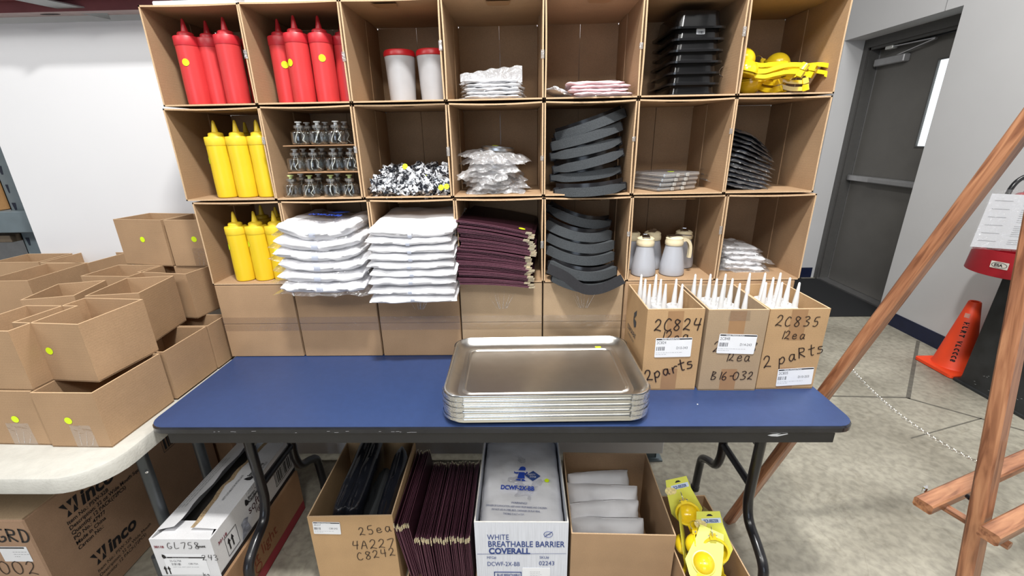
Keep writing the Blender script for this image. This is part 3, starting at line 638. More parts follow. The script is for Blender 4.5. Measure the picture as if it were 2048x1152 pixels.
# yellow citrus squeezers
def squeezer(name, label, M, grp, open_=.32, flip=False, ring=True):
    t = thing(name, label, 'squeezer', group=grp, M=M)
    if 'sq' in PROTO:
        for me, nm in PROTO['sq']: link(nm, me, t)
    else:
        ms = []
        R0 = .0335
        mb = MB(); pr = [(R0*sin(a), -R0*cos(a)*.92) for a in [i*pi/2/9 for i in range(10)]]; pr = [(max(.001, a), b) for a, b in pr]
        mb.lathe(pr+[(R0+.005, .0), (R0+.005, .004), (R0-.001, .004)]+[(max(.001, (R0-.003)*sin(a)), -(R0-.003)*cos(a)*.92) for a in [i*pi/2/7 for i in range(7, -1, -1)]], 28, caps=False)
        ms.append((mesh('bowl', mb, YPAINT, 50), 'bowl'))
        hp = [(.036, 0, -.001), (.056, 0, -.005), (.080, 0, -.017), (.106, 0, -.027), (.133, 0, -.030), (.135, 0, -.029), (.149, 0, -.026)]
        S_ = smooth_poly([(a, c) for a, b, c in hp[:5]], 4); hb = MB().bar([(a, 0, c) for a, c in S_]+hp[5:], [.024-.0004*i for i in range(len(S_))]+[.021, .021], [.011]*len(S_)+[.017, .016], side=(0, 1, 0))
        ms.append((mesh('lower_handle', hb, YPAINT, 40), 'lower_handle'))
        up = MB().lathe([(max(.001, .0295*sin(a)), .006-.022*cos(a)) for a in [i*pi/2/7 for i in range(8)]]+[(.033, .006), (.033, .010), (.026, .0115), (.001, .006)], 28, caps=False)
        hp2 = [(.031, 0, .009), (.056, 0, .009), (.080, 0, .000), (.106, 0, -.009), (.131, 0, -.012), (.133, 0, -.011), (.146, 0, -.008)]
        ms.append((mesh('press_cup', up, YPAINT, 50), 'press_cup')); ms.append((mesh('upper_handle', MB().bar([(a, 0, c) for a, c in smooth_poly([(a, c) for a, b, c in hp2[:5]], 4)]+hp2[5:], [.021-.0003*i for i in range(17)]+[.020, .020], [.010]*17+[.016, .015], side=(0, 1, 0)), YPAINT, 40), 'upper_handle'))
        ms.append((mesh('hinge', MB().box(-.048, -.036, -.009, .009, -.004, .012), YPAINT), 'hinge')); ms.append((mesh('hinge_pin', MB().tube([(-.045, -.013, .006), (-.045, .013, .006)], .0022, 8), CHROME), 'hinge_pin'))
        ms.append((mesh('hanging_ring', MB().tube([(-.058+.014*cos(a), .0, .006+.014*sin(a)) for a in [i*2*pi/16 for i in range(16)]], .0011, 6, closed=True), CHROME, 60), 'hanging_ring'))
        PROTO['sq'] = ms
        for me, nm in ms: link(nm, me, t)
    return t
PROTO = {}
def RT(loc, rx=0, ry=0, rz=0, s=1): return Matrix.Translation(loc) @ Matrix.Rotation(radians(rz), 4, 'Z') @ Matrix.Rotation(radians(ry), 4, 'Y') @ Matrix.Rotation(radians(rx), 4, 'X') @ Matrix.Scale(s, 4)
zf = rise(3)
SQ = [  # bowl centre, rx, ry, rz
    ((1.672, .095, zf+.098), 180, 27, -36, 'with its bowl highest at the left of the heap'), ((1.790, .125, zf+.088), 180, 21, -38, 'with its bowl high in the middle of the heap'),
    ((1.668, .060, zf+.062), 172, 12, -40, 'pressed against the left wall, under the highest one'), ((1.690, .165, zf+.050), 10, 4, -62, 'lowest at the left, handles towards the viewer'),
    ((1.705, .100, zf+.034), 0, -3, -28, 'flat on the floor of the box in the middle'), ((1.750, .150, zf+.052), 180, 5, -44, 'lying right of the middle, squared handle tip in front'),
    ((1.712, .215, zf+.036), 10, -3, -48, 'at the back with its handles reaching right'), ((1.722, .190, zf+.070), 175, 8, -66, 'across the left side, tips hanging over the front')]
for loc, rx, ry, rz, lab in SQ: squeezer('citrus_squeezer', 'glossy yellow citrus squeezer %s' % lab, RT(loc, rx, ry, rz), 'citrus squeezers in the top right box', .3)

# lamp-oil cells in three tiers
def cell_meshes():
    g = MB().lathe([(.001, .001), (.016, .0005), (.0195, .002), (.0205, .006), (.0205, .034), (.0185, .038), (.012, .0405), (.0095, .042), (.0092, .047)], 24, caps=False)
    liq = MB().lathe([(.001, .0025), (.018, .003), (.0187, .006), (.0187, .030), (.001, .030)], 20, caps=False)
    cap = MB().lathe([(.0112, .045), (.0118, .046), (.0118, .052), (.0105, .0535), (.004, .054)], 20)
    tube_ = MB().lathe([(.0045, .053), (.0040, .060), (.0075, .0605), (.0078, .0635), (.006, .064)], 14)
    wk = MB()
    for s in (-1, 1):
        wk.tube([(s*.0015, 0, .048), (s*.004, .002*s, .036), (s*.009, -.003, .024), (s*.012*(.3 if s > 0 else 1), -.008, .012), (s*.011, -.010, .005)], .0011, 5)
    return [('glass_body', mesh('glass_body', g, GLASS, 50)), ('oil', mesh('oil', liq, LIQ, 50)), ('cap', mesh('cap', cap, mat('cap_metal', (.50, .50, .50), .3, .9, var=.04), 40)), ('wick_tube', mesh('wick_tube', tube_, mat('tube_white', (.72, .74, .74), .4), 40)), ('wick', mesh('wick', wk, mat('wick_white', (.80, .78, .72), .8), 60))]
CM = cell_meshes(); WICKY = mesh('wick_tube', MB().lathe([(.0045, .053), (.0040, .060), (.0075, .0605), (.0078, .0635), (.006, .064)], 14), [mat('tube_lime', (.70, .82, .35), .4)], 40)
cb = (.272, 0)
def tier(k, z, front, back):
    nm = ['bottom', 'middle', 'top'][k]
    for rank, xs, y in (('front', front, .035), ('back', back, .095)):
        for i, x in enumerate(xs):
            o = thing('lamp_cell', 'clear glass lamp oil cell, %s tier, %s rank, %s from left' % (nm, rank, ['first', 'second', 'third', 'fourth'][i]), 'lamp', (x, y+(.006 if (k == 0 and i == 0) else 0)-(.0 if k else .006), z), (0, 0, ((i*1.3+k) % 3)-1.5), 'glass lamp oil cells')
            o.scale = (1.25, 1.25, 1.02)
            for n_, me in CM: link(n_, WICKY if (n_ == 'wick_tube' and k == 0 and rank == 'front') else me, o)
zc = rise(2)
fx = lambda px, py, y: [at(q, py, 1, y).x for q in px]
tier(0, zc, fx((585, 624, 666, 703), 385, .030), fx((603, 640, 678), 370, .090))
tier(1, zc+.077, fx((593, 629, 669, 704), 325, .035), fx((608, 645, 682), 320, .090))
tier(2, zc+.154, fx((600, 637, 674), 270, .035), fx((615, 652, 690), 268, .090))
for k in (0, 1):
    single('divider_sheet', MB().m(0).box(.318, .533, .004, .20, zc+.0725+.077*k, zc+.0755+.077*k), KDARK, 'thin cardboard divider carrying the %s tier of glass lamp cells' % ('middle', 'top')[k], 'cardboard', 'dividers between the lamp cells')

# crumpled wraps
def wad(seed, r):
    mb = MB(); bm = bmesh.new(); bmesh.ops.create_icosphere(bm, subdivisions=3, radius=r); o = Vector((seed*3.3, seed*1.7, seed))
    for v in bm.verts:
        d = v.co.normalized(); a = abs(noise.noise(d*2.2+o))*1.0+abs(noise.noise(d*5+o))*.7
        v.co = d*r*(.62+a)*Vector((1.15, 1, .85)).length*.6
    vs = [tuple(v.co) for v in bm.verts]; fs = [tuple(v.index for v in f.verts) for f in bm.faces]; bm.free(); return MB().add(vs, fs)
def wad_mat():
    m = bpy.data.materials.new('crumpled_wrap'); m.use_nodes = True; N, L = nodes(m); b = N['Principled BSDF']; b.inputs['Roughness'].default_value = .16
    tc = N.new('ShaderNodeTexCoord'); n = N.new('ShaderNodeTexNoise'); n.inputs['Scale'].default_value = 34; n.inputs['Distortion'].default_value = 2.5; n.inputs['Detail'].default_value = 2
    L.new(tc.outputs['Object'], n.inputs[0]); r = N.new('ShaderNodeValToRGB'); e = r.color_ramp.elements; e[0].position = .46; e[0].color = (.02, .022, .03, 1); e[1].position = .54; e[1].color = (.72, .74, .78, 1)
    L.new(n.outputs[0], r.inputs[0]); L.new(r.outputs[0], b.inputs['Base Color']); b.inputs['Coat Weight'].default_value = .6; b.inputs['Metallic'].default_value = .25
    bp = N.new('ShaderNodeBump'); bp.inputs['Strength'].default_value = .6; bp.inputs['Distance'].default_value = .004; L.new(n.outputs[0], bp.inputs['Height']); L.new(bp.outputs[0], b.inputs['Normal']); return m
WM = wad_mat(); WME = [mesh('wrap', wad(k+1, .0225), WM, 60) for k in range(6)]
rnd = random.Random(11); zc = rise(2); cnt = 0
for lay, (nx, ny, x0, x1, y0, y1, zz) in enumerate(((6, 4, .578, .785, .030, .155, .018), (5, 4, .588, .785, .045, .165, .043), (4, 2, .600, .785, .085, .165, .062))):
    for j in range(ny):
        for i in range(nx):
            x = x0+(x1-x0)*(i+.5*(j % 2)*.6)/(nx-.7)+rnd.uniform(-.006, .006); y = y0+(y1-y0)*j/(ny-1)+rnd.uniform(-.005, .005)
            if x > .792: continue
            o = link('crumpled_wrap', WME[cnt % 6], None, (x, y, zc+zz+rnd.uniform(-.003, .004)), (rnd.uniform(0, 6), rnd.uniform(0, 6), rnd.uniform(0, 6)))
            tag(o, 'small crumpled black and silver wrapped piece in the heap, middle row third box', 'wrapper', 'crumpled wrapped pieces heaped in the middle row'); cnt += 1
for px, py in ((810, 333), (851, 355), (882, 375), (893, 373)):
    p = at(px, py, 1, .004 if py > 360 else .04); single('loose_sticker', disc(.0085), DOT, {810: 'lime sticker at the back of the crumpled heap', 851: 'lime sticker on the middle of the crumpled heap', 882: 'left of two lime stickers at the right of the crumpled heap', 893: 'lime sticker touching the box wall beside the crumpled heap'}[px], 'sticker', 'lime stickers on the crumpled heap', M=frame(p, (1, 0, .3), (-.2, .35, 1)))

# bagged steel rings
zc = rise(2)
for k in range(7):
    lab = ['lowest', 'second from below', 'third from below', 'middle', 'third from above', 'second from above', 'topmost, with lime dot'][k]
    t = thing('bagged_ring', 'steel ring in a wrinkled clear bag, %s of the pile' % lab, 'ring', (.938+.006*sin(k*2.1), .100, zc+.008+k*.0165), (radians(2), radians(-5 if k == 6 else (-2, 1, 2, -1, 0, 2)[k % 6]), radians(k*23)), 'bagged steel rings')
    rg_ = part('ring', MB().lathe([(.050, 0), (.052, .001), (.052, .009), (.050, .010), (.0485, .009), (.0485, .001), (.050, 0)], 36, caps=False), STEEL, t, smooth=40)
    if k == 6: rg_.location = (0, -.012, .020)
    fm = film_sheet(.185, .160, 90+k, .011, .014, 26, 20, drop=.010); fm.v = [(x, y-.0725, z_+.004) for x, y, z_ in fm.v]
    part('bag', fm, clear('ring_bag', (.86, .86, .86), .24, .85, .12, 1.0, .20), t, smooth=180)
    if k == 6: dot(t, RT((.0, .000, .034), 0, 0, 0))

# foam headbands
def visor(label, loc, w, bulge, h, roll, rz=0, grp='', seed=0, sag=0, cut=0, strap=True, tipx=0):
    t = thing('foam_headband', label, 'headband', loc, (radians(tipx), radians(roll), radians(rz)), grp)
    def arc(u): a = (u-.5)*2; return Vector((a*w/2, bulge*(a*a), sag*(1-a*a)*-1))
    n = 20; P = [arc(i/n) for i in range(n+1)]
    hh = [h*(1 if cut else min(1, .45+3.2*min(i, n-i)/n)) for i in range(n+1)]
    part('foam_strip', MB().bar(P, .016, hh, None), FOAM, t, smooth=30)
    if strap:
        Q = [p+Vector((0, .013, .006)) for p in P]; part('plastic_band', MB().bar(Q, .004, h*1.45), BLACKP, t, smooth=30)
        for s, q in ((-1, P[0]), (1, P[-1])):
            part('strap_buckle', MB().bbox(q.x-.010, q.x+.010, q.y-.004, q.y+.016, q.z-h*.55, q.z+h*.45, .003), BLACKP, t)
        zz = [P[0]+Vector((-.004, .014, 0)), Vector((-w*.40, bulge+.06, .002)), Vector((0, bulge+.09, -.004)), Vector((w*.40, bulge+.06, .002)), P[-1]+Vector((.004, .014, 0))]
        part('strap', MB().bar([Vector((a, b, 0)) for a, b in smooth_poly([(p.x, p.y) for p in zz], 5)], .002, h*.7), BLACKF, t)
    return t
G2 = 'foam headbands in the upper pile'; zc = rise(2)
for k, (dx, dy, dz, roll, cut, lab) in enumerate([
        (.010, -.030, .018, -4, 0, 'lowest, hanging over the box edge'), (.0, .01, .060, -6, 0, 'second from below, mostly dark'), (.004, .0, .098, -13, 0, 'third from below'),
        (-.004, .004, .135, -12, 0, 'third from above, darker'), (-.004, .002, .170, -15, 1, 'second from above, square ends'), (.006, .008, .202, -18, 1, 'topmost, tilted up')]):
    visor('grey foam headband with black strap in the upper pile, ' + lab, (1.222+dx, .012+dy, zc+dz), .205, .05, .027, roll, 0, G2, k, sag=.010, cut=cut, tipx=-8)
G1 = 'foam headbands in the lower pile'; zc = rise(1)
for k, (dx, dy, dz, roll, cut, lab) in enumerate([
        (.015, -.050, .012, 4, 1, 'lowest, dark'), (.004, -.045, .050, 6, 1, 'second from below'), (.000, -.012, .090, 6, 1, 'third from below'),
        (.002, .005, .125, 7, 1, 'third from above'), (-.004, .018, .160, 10, 1, 'second from above'), (.000, .050, .200, 15, 0, 'topmost, tilted down to the right')]):
    visor('grey foam headband with black strap in the lower pile, ' + lab, (1.212+dx, .0+dy, zc+dz), .205, .05, .028, roll, 0, G1, k, sag=.022, cut=cut, tipx=-10)
sp = smooth_poly([(1.10, 1.075), (1.150, 1.050), (1.190, 1.018), (1.225, 1.005), (1.27, 1.012), (1.325, 1.040)], 5)
single('hanging_strap', MB().bar([(x, -.085, z_) for x, z_ in sp], .030, .002, side=(0, .35, 1)), BLACKF, 'loose black webbing strap drooping below the lower headband pile', 'strap', smooth=40)

# clear hinged cases
zc = rise(2)
for k in range(4):
    t = thing('clear_case', 'clear hinged plastic case with two latches, %s of four' % ['lowest', 'second from below', 'third from below', 'topmost, with a lime dot'][k], 'case', (1.475+.003*k, .118, zc+.0015+k*.0135), (0, 0, radians(24+k)), 'clear hinged cases')
    def rg(ins, z_): return [(a, b, z_) for a, b in rrect(0, 0, .150-2*ins, .150-2*ins, .008, 3)]
    part('shell', MB().loft([rg(.001, 0), rg(0, .001), rg(0, .0042), rg(.0016, .0050)], True), ACRYL, t)
    part('lid', MB().loft([rg(.0016, .0056), rg(0, .0062), rg(0, .0098), rg(.001, .0108)], True), ACRYL, t)
    part('rim', MB().loft([rg(-.0008, .0046), rg(-.0008, .0062), rg(.0004, .0062), rg(.0004, .0046), rg(-.0008, .0046)]), mat('rim_milky', (.62, .60, .56), .25, trans=.3), t)
    for s in (-.028, .012): part('latch', MB().bbox(s, s+.012, -.0795, -.0755, .0, .010, .001), mat('latch_clear', (.70, .69, .66), .15, trans=.5), t)
    if k == 3: dot(t, Matrix.Translation((.005, -.02, .0114)))
# dark bagged packs, fanned
zc = rise(2); DPK = mat('pack_dark', (.030, .034, .044), .35, var=.25, scale=25, bump=.5, bscale=50, coat=.4)
FD = clear('dark_bag_film', (.55, .57, .60), .16, .95, .14, 1.0, .05)
for k in range(12):
    lab = ['lowest', 'second from below', 'third from below', 'fourth from below', 'fifth from below', 'sixth from below', 'sixth from above', 'fifth from above', 'fourth from above', 'third from above', 'second from above', 'topmost'][k]
    bagged('dark_pack', 'dark grey goods in a clear bag, %s of the fanned pile' % lab, 'packet', 'dark bagged packs fanned in the middle row right box', (1.712+.007*min(k, 8), .045+.006*k, zc+.008+k*.0118), .135, .130, .010, 120+k, DPK, rz=radians(8+k*2.6), fw=1.22, fd=1.16, film=FD, amp=.0022, roll=-.028-.0015*k, tiltx=radians(2+1.4*k))

# bagged white coveralls
zc = rise(1)
LABS = ['lowest', 'second from below', 'third from below', 'third from above', 'second from above', 'topmost, printed side up']
tops = None
for k in range(6):
    t = bagged('bagged_coverall', 'folded white coverall in a clear printed bag, %s of six' % LABS[k], 'garment', 'bagged white coveralls', (.412-.003*(k % 2)-.002*k, -.098+.007*k, zc+.014+k*.0315+(.004 if k == 5 else 0)), .262-.006*k*(k == 5), .275, .034+(.012 if k == 5 else 0), 201+k, WHITEF, rz=radians((-1, 1, -2, 1, 0, -3)[k]), fw=1.13, fd=1.02, film=FILMT, amp=.006, bend=.006+.0035*k, sag=.006)
    part('seam_strip', MB().grid(lambda u, v: (-.018+.020*u+.004*sin(v*3), -.001-.003*sin(v*pi), -.012+.024*v), 2, 6), SEAMB, t)
    tops = t
text(tops, 'DCWF-2X-BB', .024, INKBB, frame((-.045, .065, .0455), (1, -.18, -.02), (.15, 1, .10)), bold=.0006, sx=.8)
part('print_emblem', MB().poly([(0, 0), (.035, .016), (.07, .004), (.04, -.014)], .0004), INKBB, tops, M=RT((.0, .108, .046), 4, 0, 0))
for k in range(9):
    lab = ['lowest', 'second from below', 'third from below', 'fourth from below', 'middle', 'fourth from above', 'third from above', 'second from above', 'topmost, its far half in shade'][k]
    t = thing('folded_garment', 'folded white nonwoven garment without a bag, %s of nine' % lab, 'garment', (.6915+(.003, -.004, .0, .004, -.003, .002, 0, -.004, .004)[k], -.118+.004*k, zc+.004+k*.0228-(.006 if k < 2 else 0)), (radians(2.0), 0, radians((2, -1, 1, -1, 0, 1, -1, 1, -1)[k])), 'folded white garments')
    mb = pillow(.262-.001*k, .29, .025+(.010 if k == 8 else 0), 301+k, amp=.0042, sc=17, bend=(.002, .001, .002, .003, .003, .004, .004, .005, .008)[k]*(-.6 if k < 2 else 1), sag=.022-.001*k)
    part('garment', mb, WHITEF, t, smooth=180)
    part('zip_seam', MB().grid(lambda u, v: (-.008+.012*u, -.0015-.0025*sin(v*pi), -.020+.016*v-.003), 2, 6), SEAMB, t)

# maroon menu covers lying in a pile
def cover_meshes():
    def leaf(z0, bow, th=.0012):
        mb = MB()
        W_, D_ = .232, .30
        for o in (0, th): mb.grid(lambda u, v: ((u-.5)*W_, v*D_, z0+o-bow*u*u+.0012*sin(u*3)), 10, 2)
        a = 33
        mb.add([((u/10-.5)*W_, 0, z0+o-bow*(u/10)**2+.0012*sin(u/10*3)) for o in (0, th) for u in range(11)], [(i, i+1, 12+i, 11+i) for i in range(10)])
        return mb
    def pipe(z0, bow): return MB().bar([((u/10-.5)*.232, -.0006, z0+.0006-bow*(u/10)**2+.0012*sin(u/10*3)) for u in range(11)], .0022, .0018, side=(0, 1, 0))
    sp = MB().tube([(-.116, 0, .002), (-.116, .30, .002)], .0028, 8)
    tp = MB().box(.098, .117, -.0022, .008, -.0009, .0010)
    return leaf, pipe, sp, tp
leaf, pipe, sp_, tp_ = cover_meshes(); BOW = .012
ME = {'lower_leaf': mesh('lower_leaf', leaf(0, BOW), MAROON, 40), 'upper_leaf': mesh('upper_leaf', leaf(.0034, BOW), MAROON, 40), 'piping': mesh('piping', pipe(0, BOW), MAREDGE, 40), 'pipe2': mesh('piping', pipe(.0034, BOW), MAREDGE, 40), 'spine': mesh('spine', sp_, MAREDGE, 60), 'tip': mesh('corner_tip', tp_, GOLD)}
rnd = random.Random(5); NM = 26; zc = rise(1)
ORD = ['lowest', 'second', 'third', 'fourth', 'fifth', 'sixth', 'seventh', 'eighth', 'ninth', 'tenth', 'eleventh', 'twelfth', 'thirteenth', 'fourteenth', 'fifteenth', 'sixteenth', 'seventeenth', 'eighteenth', 'nineteenth', 'twentieth', 'twenty-first', 'twenty-second', 'twenty-third', 'twenty-fourth', 'twenty-fifth', 'topmost']
dy = 0
for k in range(NM):
    sh = (.004, .0, -.004, .002)[k % 4]*1.2 + (.012 if 14 < k < 20 else 0)+(-.006 if 8 < k < 14 else 0)+rnd.uniform(-.004, .004)
    t = thing('menu_cover', 'maroon menu cover with gold corner tips, %s%s of the lying pile' % (ORD[k], '' if k in (0, 25) else ' from below'), 'menu', (.938+sh, -.050+rnd.uniform(-.004, .006)+.0012*k, zc+.003+BOW+k*.0071-(BOW if k == 0 else BOW*.9)), (0, radians(1.2+.23*k), radians(rnd.uniform(-1.2, 1.2)-.22*k)), 'maroon menu covers lying in a pile')
    for n_ in ('lower_leaf', 'upper_leaf', 'piping', 'spine'): link(n_, ME[n_], t)
    link('piping', ME['pipe2'], t)
    link('corner_tip', ME['tip'], t, (.0, 0, .0012-BOW*.92)); link('corner_tip', ME['tip'], t, (.001, 0, .0046-BOW*.92))
    if k == 25: dot(t, Matrix.Translation((.085, .025, -.0015)) @ Matrix.Rotation(radians(5), 4, 'Y'))

# syrup jugs
def jug(loc, rz, lab):
    t = thing('syrup_jug', 'frosted plastic syrup jug with cream lid, ' + lab, 'jug', loc, (0, 0, radians(rz)), 'frosted syrup jugs')
    t.scale = (1.12, 1.12, 1.03)
    part('jug_body', MB().lathe([(.030, 0), (.034, .002), (.0355, .008), (.0345, .030), (.0285, .065), (.0240, .090), (.0225, .100)], 28), mat('jug_frosted', (.62, .64, .70), .35, trans=.35, var=.02), t, smooth=35)
    part('lid', MB().lathe([(.0245, .096), (.0255, .098), (.0255, .108), (.0240, .112), (.0245, .118), (.020, .122), (.012, .124)], 28), CREAM, t, smooth=35)
    hp = [(.022, 0, .112), (.040, 0, .108), (.050, 0, .094), (.053, 0, .075), (.052, 0, .050)]
    hs = smooth_poly([(a, c) for a, b, c in hp], 4)
    part('handle', MB().bar([(a, 0, c) for a, c in hs], .009, [.014]*3+[.009]*(len(hs)-3), side=(0, 1, 0)), CREAM, t, smooth=50)
    sl = part('slide', MB().bbox(-.022, .020, -.011, .011, .1235, .1262, .001), CHROME, t)
    part('thumb_lever', MB().bar([(.018, 0, .126), (.034, 0, .1235), (.055, 0, .121)], .010, .002, side=(0, 1, 0)), CHROME, sl)
zc = rise(1)
jug((1.424, .058, zc), 80, 'front left'); jug((1.518, .060, zc), 12, 'front centre, handle turned right'); jug((1.470, .140, zc), 60, 'behind, between the two front ones'); jug((1.400, .140, zc), 100, 'back left by the box wall'); jug((1.580, .150, zc), 70, 'back right, in the shade')
# white packs
for k in range(5):
    bagged('cloth_pack', 'folded white cloth in a loose clear bag, %s of five' % ['lowest', 'second from below', 'middle', 'second from above', 'topmost'][k], 'packet', 'bagged white cloths', (1.768-.004*k+(.012 if k == 2 else 0), .072+.003*k, rise(1)+.010+k*.0165), .128-.004*k, .13, .0165, 401+k, WHITEC, rz=radians((-4, 6, -2, 5, 8)[k]), fw=1.42, fd=1.1, film=FILM, amp=.0045, roll=-.008)
# ------------------------------------------------------------------ on the blue table: foil trays and three cartons of sealant cartridges
def tray_meshes():
    W_, D_ = .536, .342
    def rg(ins, z_, r=.052): return [(a, b, z_) for a, b in rrect(0, 0, W_-2*ins, D_-2*ins, max(.01, r-ins*.6), 6)]
    rim = MB().loft([rg(.0030, -.0015), rg(.0006, -.0012), rg(0, .0010), rg(.0010, .0026), rg(.0034, .0028), rg(.0050, .0008)])
    wall = MB().loft([rg(.0050, .0008), rg(.0085, -.006), rg(.020, -.0165), rg(.030, -.0195), rg(.034, -.0205)])
    fl = MB(); rings = [rg(.034, -.0205), rg(.044, -.0205), rg(.047, -.0175), rg(.052, -.0172), rg(.055, -.0205), rg(.12, -.0212)]
    fl.loft(rings); n = len(rings[0]); fl.add(rings[-1], [tuple(range(n))])
    sk = MB().loft([rg(.0018, -.0012), rg(.0024, -.0060), rg(.0030, -.0085)])
    return rim, wall, fl, sk, rg
rim, wall_, fl, sk, rgt = tray_meshes()
TM = [('rim', mesh('rim', rim, FOIL, 50)), ('tray_wall', mesh('tray_wall', wall_, mat('foil_satin', (.60, .58, .55), .30, 1, var=.04, bump=.25, bscale=20), 50)), ('tray_floor', mesh('tray_floor', fl, mat('foil_floor', (.56, .53, .49), .34, 1, var=.03, bump=.12, bscale=9), 40)), ('skirt', mesh('skirt', sk, FOIL, 30))]
for sx in (-1, 1):
    for sy in (-1, 1):
        cm = MB(); P = [(sx*(.268-.050+.0525*cos(a)), sy*(.171-.050+.0525*sin(a))) for a in [radians(-6+102*i/8) for i in range(9)]]
        cm.add([(x*1.001, y*1.001, z_) for z_ in (.0005, -.0078) for x, y in P], [(i, i+1, 10+i, 9+i) for i in range(8)])
        TM.append(('corner_pleats', mesh('corner_pleats', cm, FOILR, 60)))
NT = 10; HT = .0215+.0078*(NT-1)
for k in range(NT):
    lab = ['lowest', 'second from below', 'third from below', 'fourth from below', 'fifth from below', 'fifth from above', 'fourth from above', 'third from above', 'second from above', 'topmost, open to view with a lime dot'][k]
    o = thing('foil_tray', 'large aluminium foil tray, %s of the stack' % lab, 'tray', (1.0785+(.0012, -.001, .0006)[k % 3], -.2200+(.0008, -.0006)[k % 2], TT+.0215+k*.0078), (0, 0, radians(.9+(.1, -.12, .05)[k % 3])), 'stacked foil trays')
    for n_, me in TM:
        if n_ == 'tray_wall' or n_ == 'tray_floor':
            if k < NT-1 and k > 0: continue
        if n_ == 'corner_pleats' and k == 0: continue
        link(n_, me, o)
    if k == NT-1: p = at(1197, 695, 2, TT+.0215+k*.0078-.0205); dot(o, Matrix.Translation((p.x-1.0785, p.y+.2200, -.0200)), .0095)

def open_carton(name, label, loc, w, d, h, km, rz=0, wall=.004, grp=None, cat='box', edge=KEDGE, tilt=0):
    "open-topped carton: front-left-bottom corner at loc"
    t = thing(name, label, cat, loc, (0, tilt, radians(rz)), grp)
    def pn(nm, x0, x1, y0, y1):
        mb = MB(); mb.box(x0, x1, y0, y1, .0005, h-.0006); mb.cur = 1; mb.box(x0, x1, y0, y1, h-.0006, h); part(nm, mb, [km, edge], t)
    pn('front_panel', 0, w, 0, wall); pn('back_panel', 0, w, d-wall, d); pn('side_panel', 0, wall, wall, d-wall); pn('side_panel', w-wall, w, wall, d-wall)
    part('bottom_panel', MB().box(0, w, 0, d, 0, .0005+wall), km, t)
    return t
def cartridges(spots, z0, which, name):
    tot = len(spots)
    for i, (x, y, lean) in enumerate(spots):
        lab = 'white sealant cartridge with a pointed nozzle, %s in the %s carton' % (name[i], which)
        if 'cart' in PROTO:
            o = thing('sealant_cartridge', lab, 'cartridge', (x, y, z0), (radians(lean[0]), radians(lean[1]), i), 'sealant cartridges in the %s carton' % which)
            for n_, me in PROTO['cart']: link(n_, me, o)
        else:
            ms = [('barrel', mesh('barrel', MB().lathe([(.0205, 0), (.0215, .002), (.0215, .205), (.0205, .2085), (.0195, .2075), (.019, .2035), (.010, .2045), (.0085, .2060)], 22), mat('barrel_white', (.74, .74, .75), .4, var=.02), 40)),
                  ('nozzle', mesh('nozzle', MB().lathe([(.0085, .2055), (.0088, .216), (.0080, .2165), (.0074, .235), (.0052, .260), (.0034, .284), (.0030, .290), (.0015, .2925)], 16), NOZ, 40))]
            PROTO['cart'] = ms
            o = thing('sealant_cartridge', lab, 'cartridge', (x, y, z0), (radians(lean[0]), radians(lean[1]), i), 'sealant cartridges in the %s carton' % which)
            for n_, me in ms: link(n_, me, o)
HC = .255; yb = -.2215
cA = open_carton('marked_carton', 'kraft carton of nozzled cartridges marked 2C824, next to the foil trays', (1.3655, yb, TT+.0004), .157, .216, HC, KRAFT3, .6)
cB = open_carton('marked_carton', 'greyer kraft carton of nozzled cartridges marked B16-032, in the middle', (1.531, yb-.002, TT+.0004), .163, .216, HC-.002, KRAFT2, -.4)
cC = open_carton('marked_carton', 'kraft carton of nozzled cartridges marked 2C835, at the table end', (1.700, yb+.003, TT+.0004), .164, .216, HC-.004, KRAFT3, 1.0)
for c_, w_ in ((cA, .157), (cB, .163), (cC, .164)):
    for z0_, z1_ in ((0, .07), (HC-.10, HC-.006)): part('tan_tape', MB().poly([(w_/2-.022, z0_+.002), (w_/2+.022, z0_+.002), (w_/2+.022, z1_), (w_/2-.022, z1_)]), TAPEB, c_, M=frame((0, -.0003, 0), (1, 0, 0), (0, 0, 1)))
FA = frame((0, -.0006, 0), (1, 0, 0), (0, 0, 1))
hand(cA, '2C824', .036, FA, .020, .190, w=.0034, seed=3, pitch=.74); hand(cA, '12ea', .030, FA, .040, .158, w=.0028, seed=5)
shelf_label(cA, FA @ Matrix.Translation((.030, .108, .001)) @ Matrix.Rotation(radians(.8), 4, 'Z'), '2C824', 'D10-343', .102, .060)
hand(cA, '2parts', .036, FA, .012, .030, w=.0036, tilt=.33, seed=7, pitch=.72)
FS = frame((-.0006, .216, 0), (0, -1, 0), (0, 0, 1))
e1 = part('arrow_emblem', MB().poly([(0, .042), (.028, .062), (.028, .046), (.010, .030)]), mat('emblem_slate', (.035, .045, .055), .6, var=0), cA, M=FS @ Matrix.Translation((.090, .150, .0004)))
part('arrow_emblem', MB().poly([(0, .038), (.010, .026), (.012, 0), (0, .016)]).poly([(.012, 0), (.030, .008), (.030, .026), (.010, .026)]), MT['emblem_slate'], cA, M=FS @ Matrix.Translation((.090, .150, .0004)))
text(cA, 'CORPORVENT', .0235, MT['emblem_slate'], FS, .030, .118, sx=.62, bold=.0004); text(cA, 'CONVERSION GROUP', .012, MT['emblem_slate'], FS, .035, .100, sx=.62)
hand(cB, '2C848', .034, FA, .024, .124, w=.0026, seed=13, pitch=.74); hand(cB, '12ea', .026, FA, .062, .096, w=.0024, seed=15)
shelf_label(cB, FA @ Matrix.Translation((.036, .122, .001)) @ Matrix.Rotation(radians(-2), 4, 'Z'), '2C848', 'D14-243', .104, .060, seed=8)
hand(cB, 'B16-032', .026, FA, .030, .036, w=.0026, seed=17, pitch=.80)
part('clear_tape', MB().poly([(.055, HC-.035), (.115, HC-.035), (.112, HC-.004), (.058, HC-.004)]), TAPE, cB, M=FA)
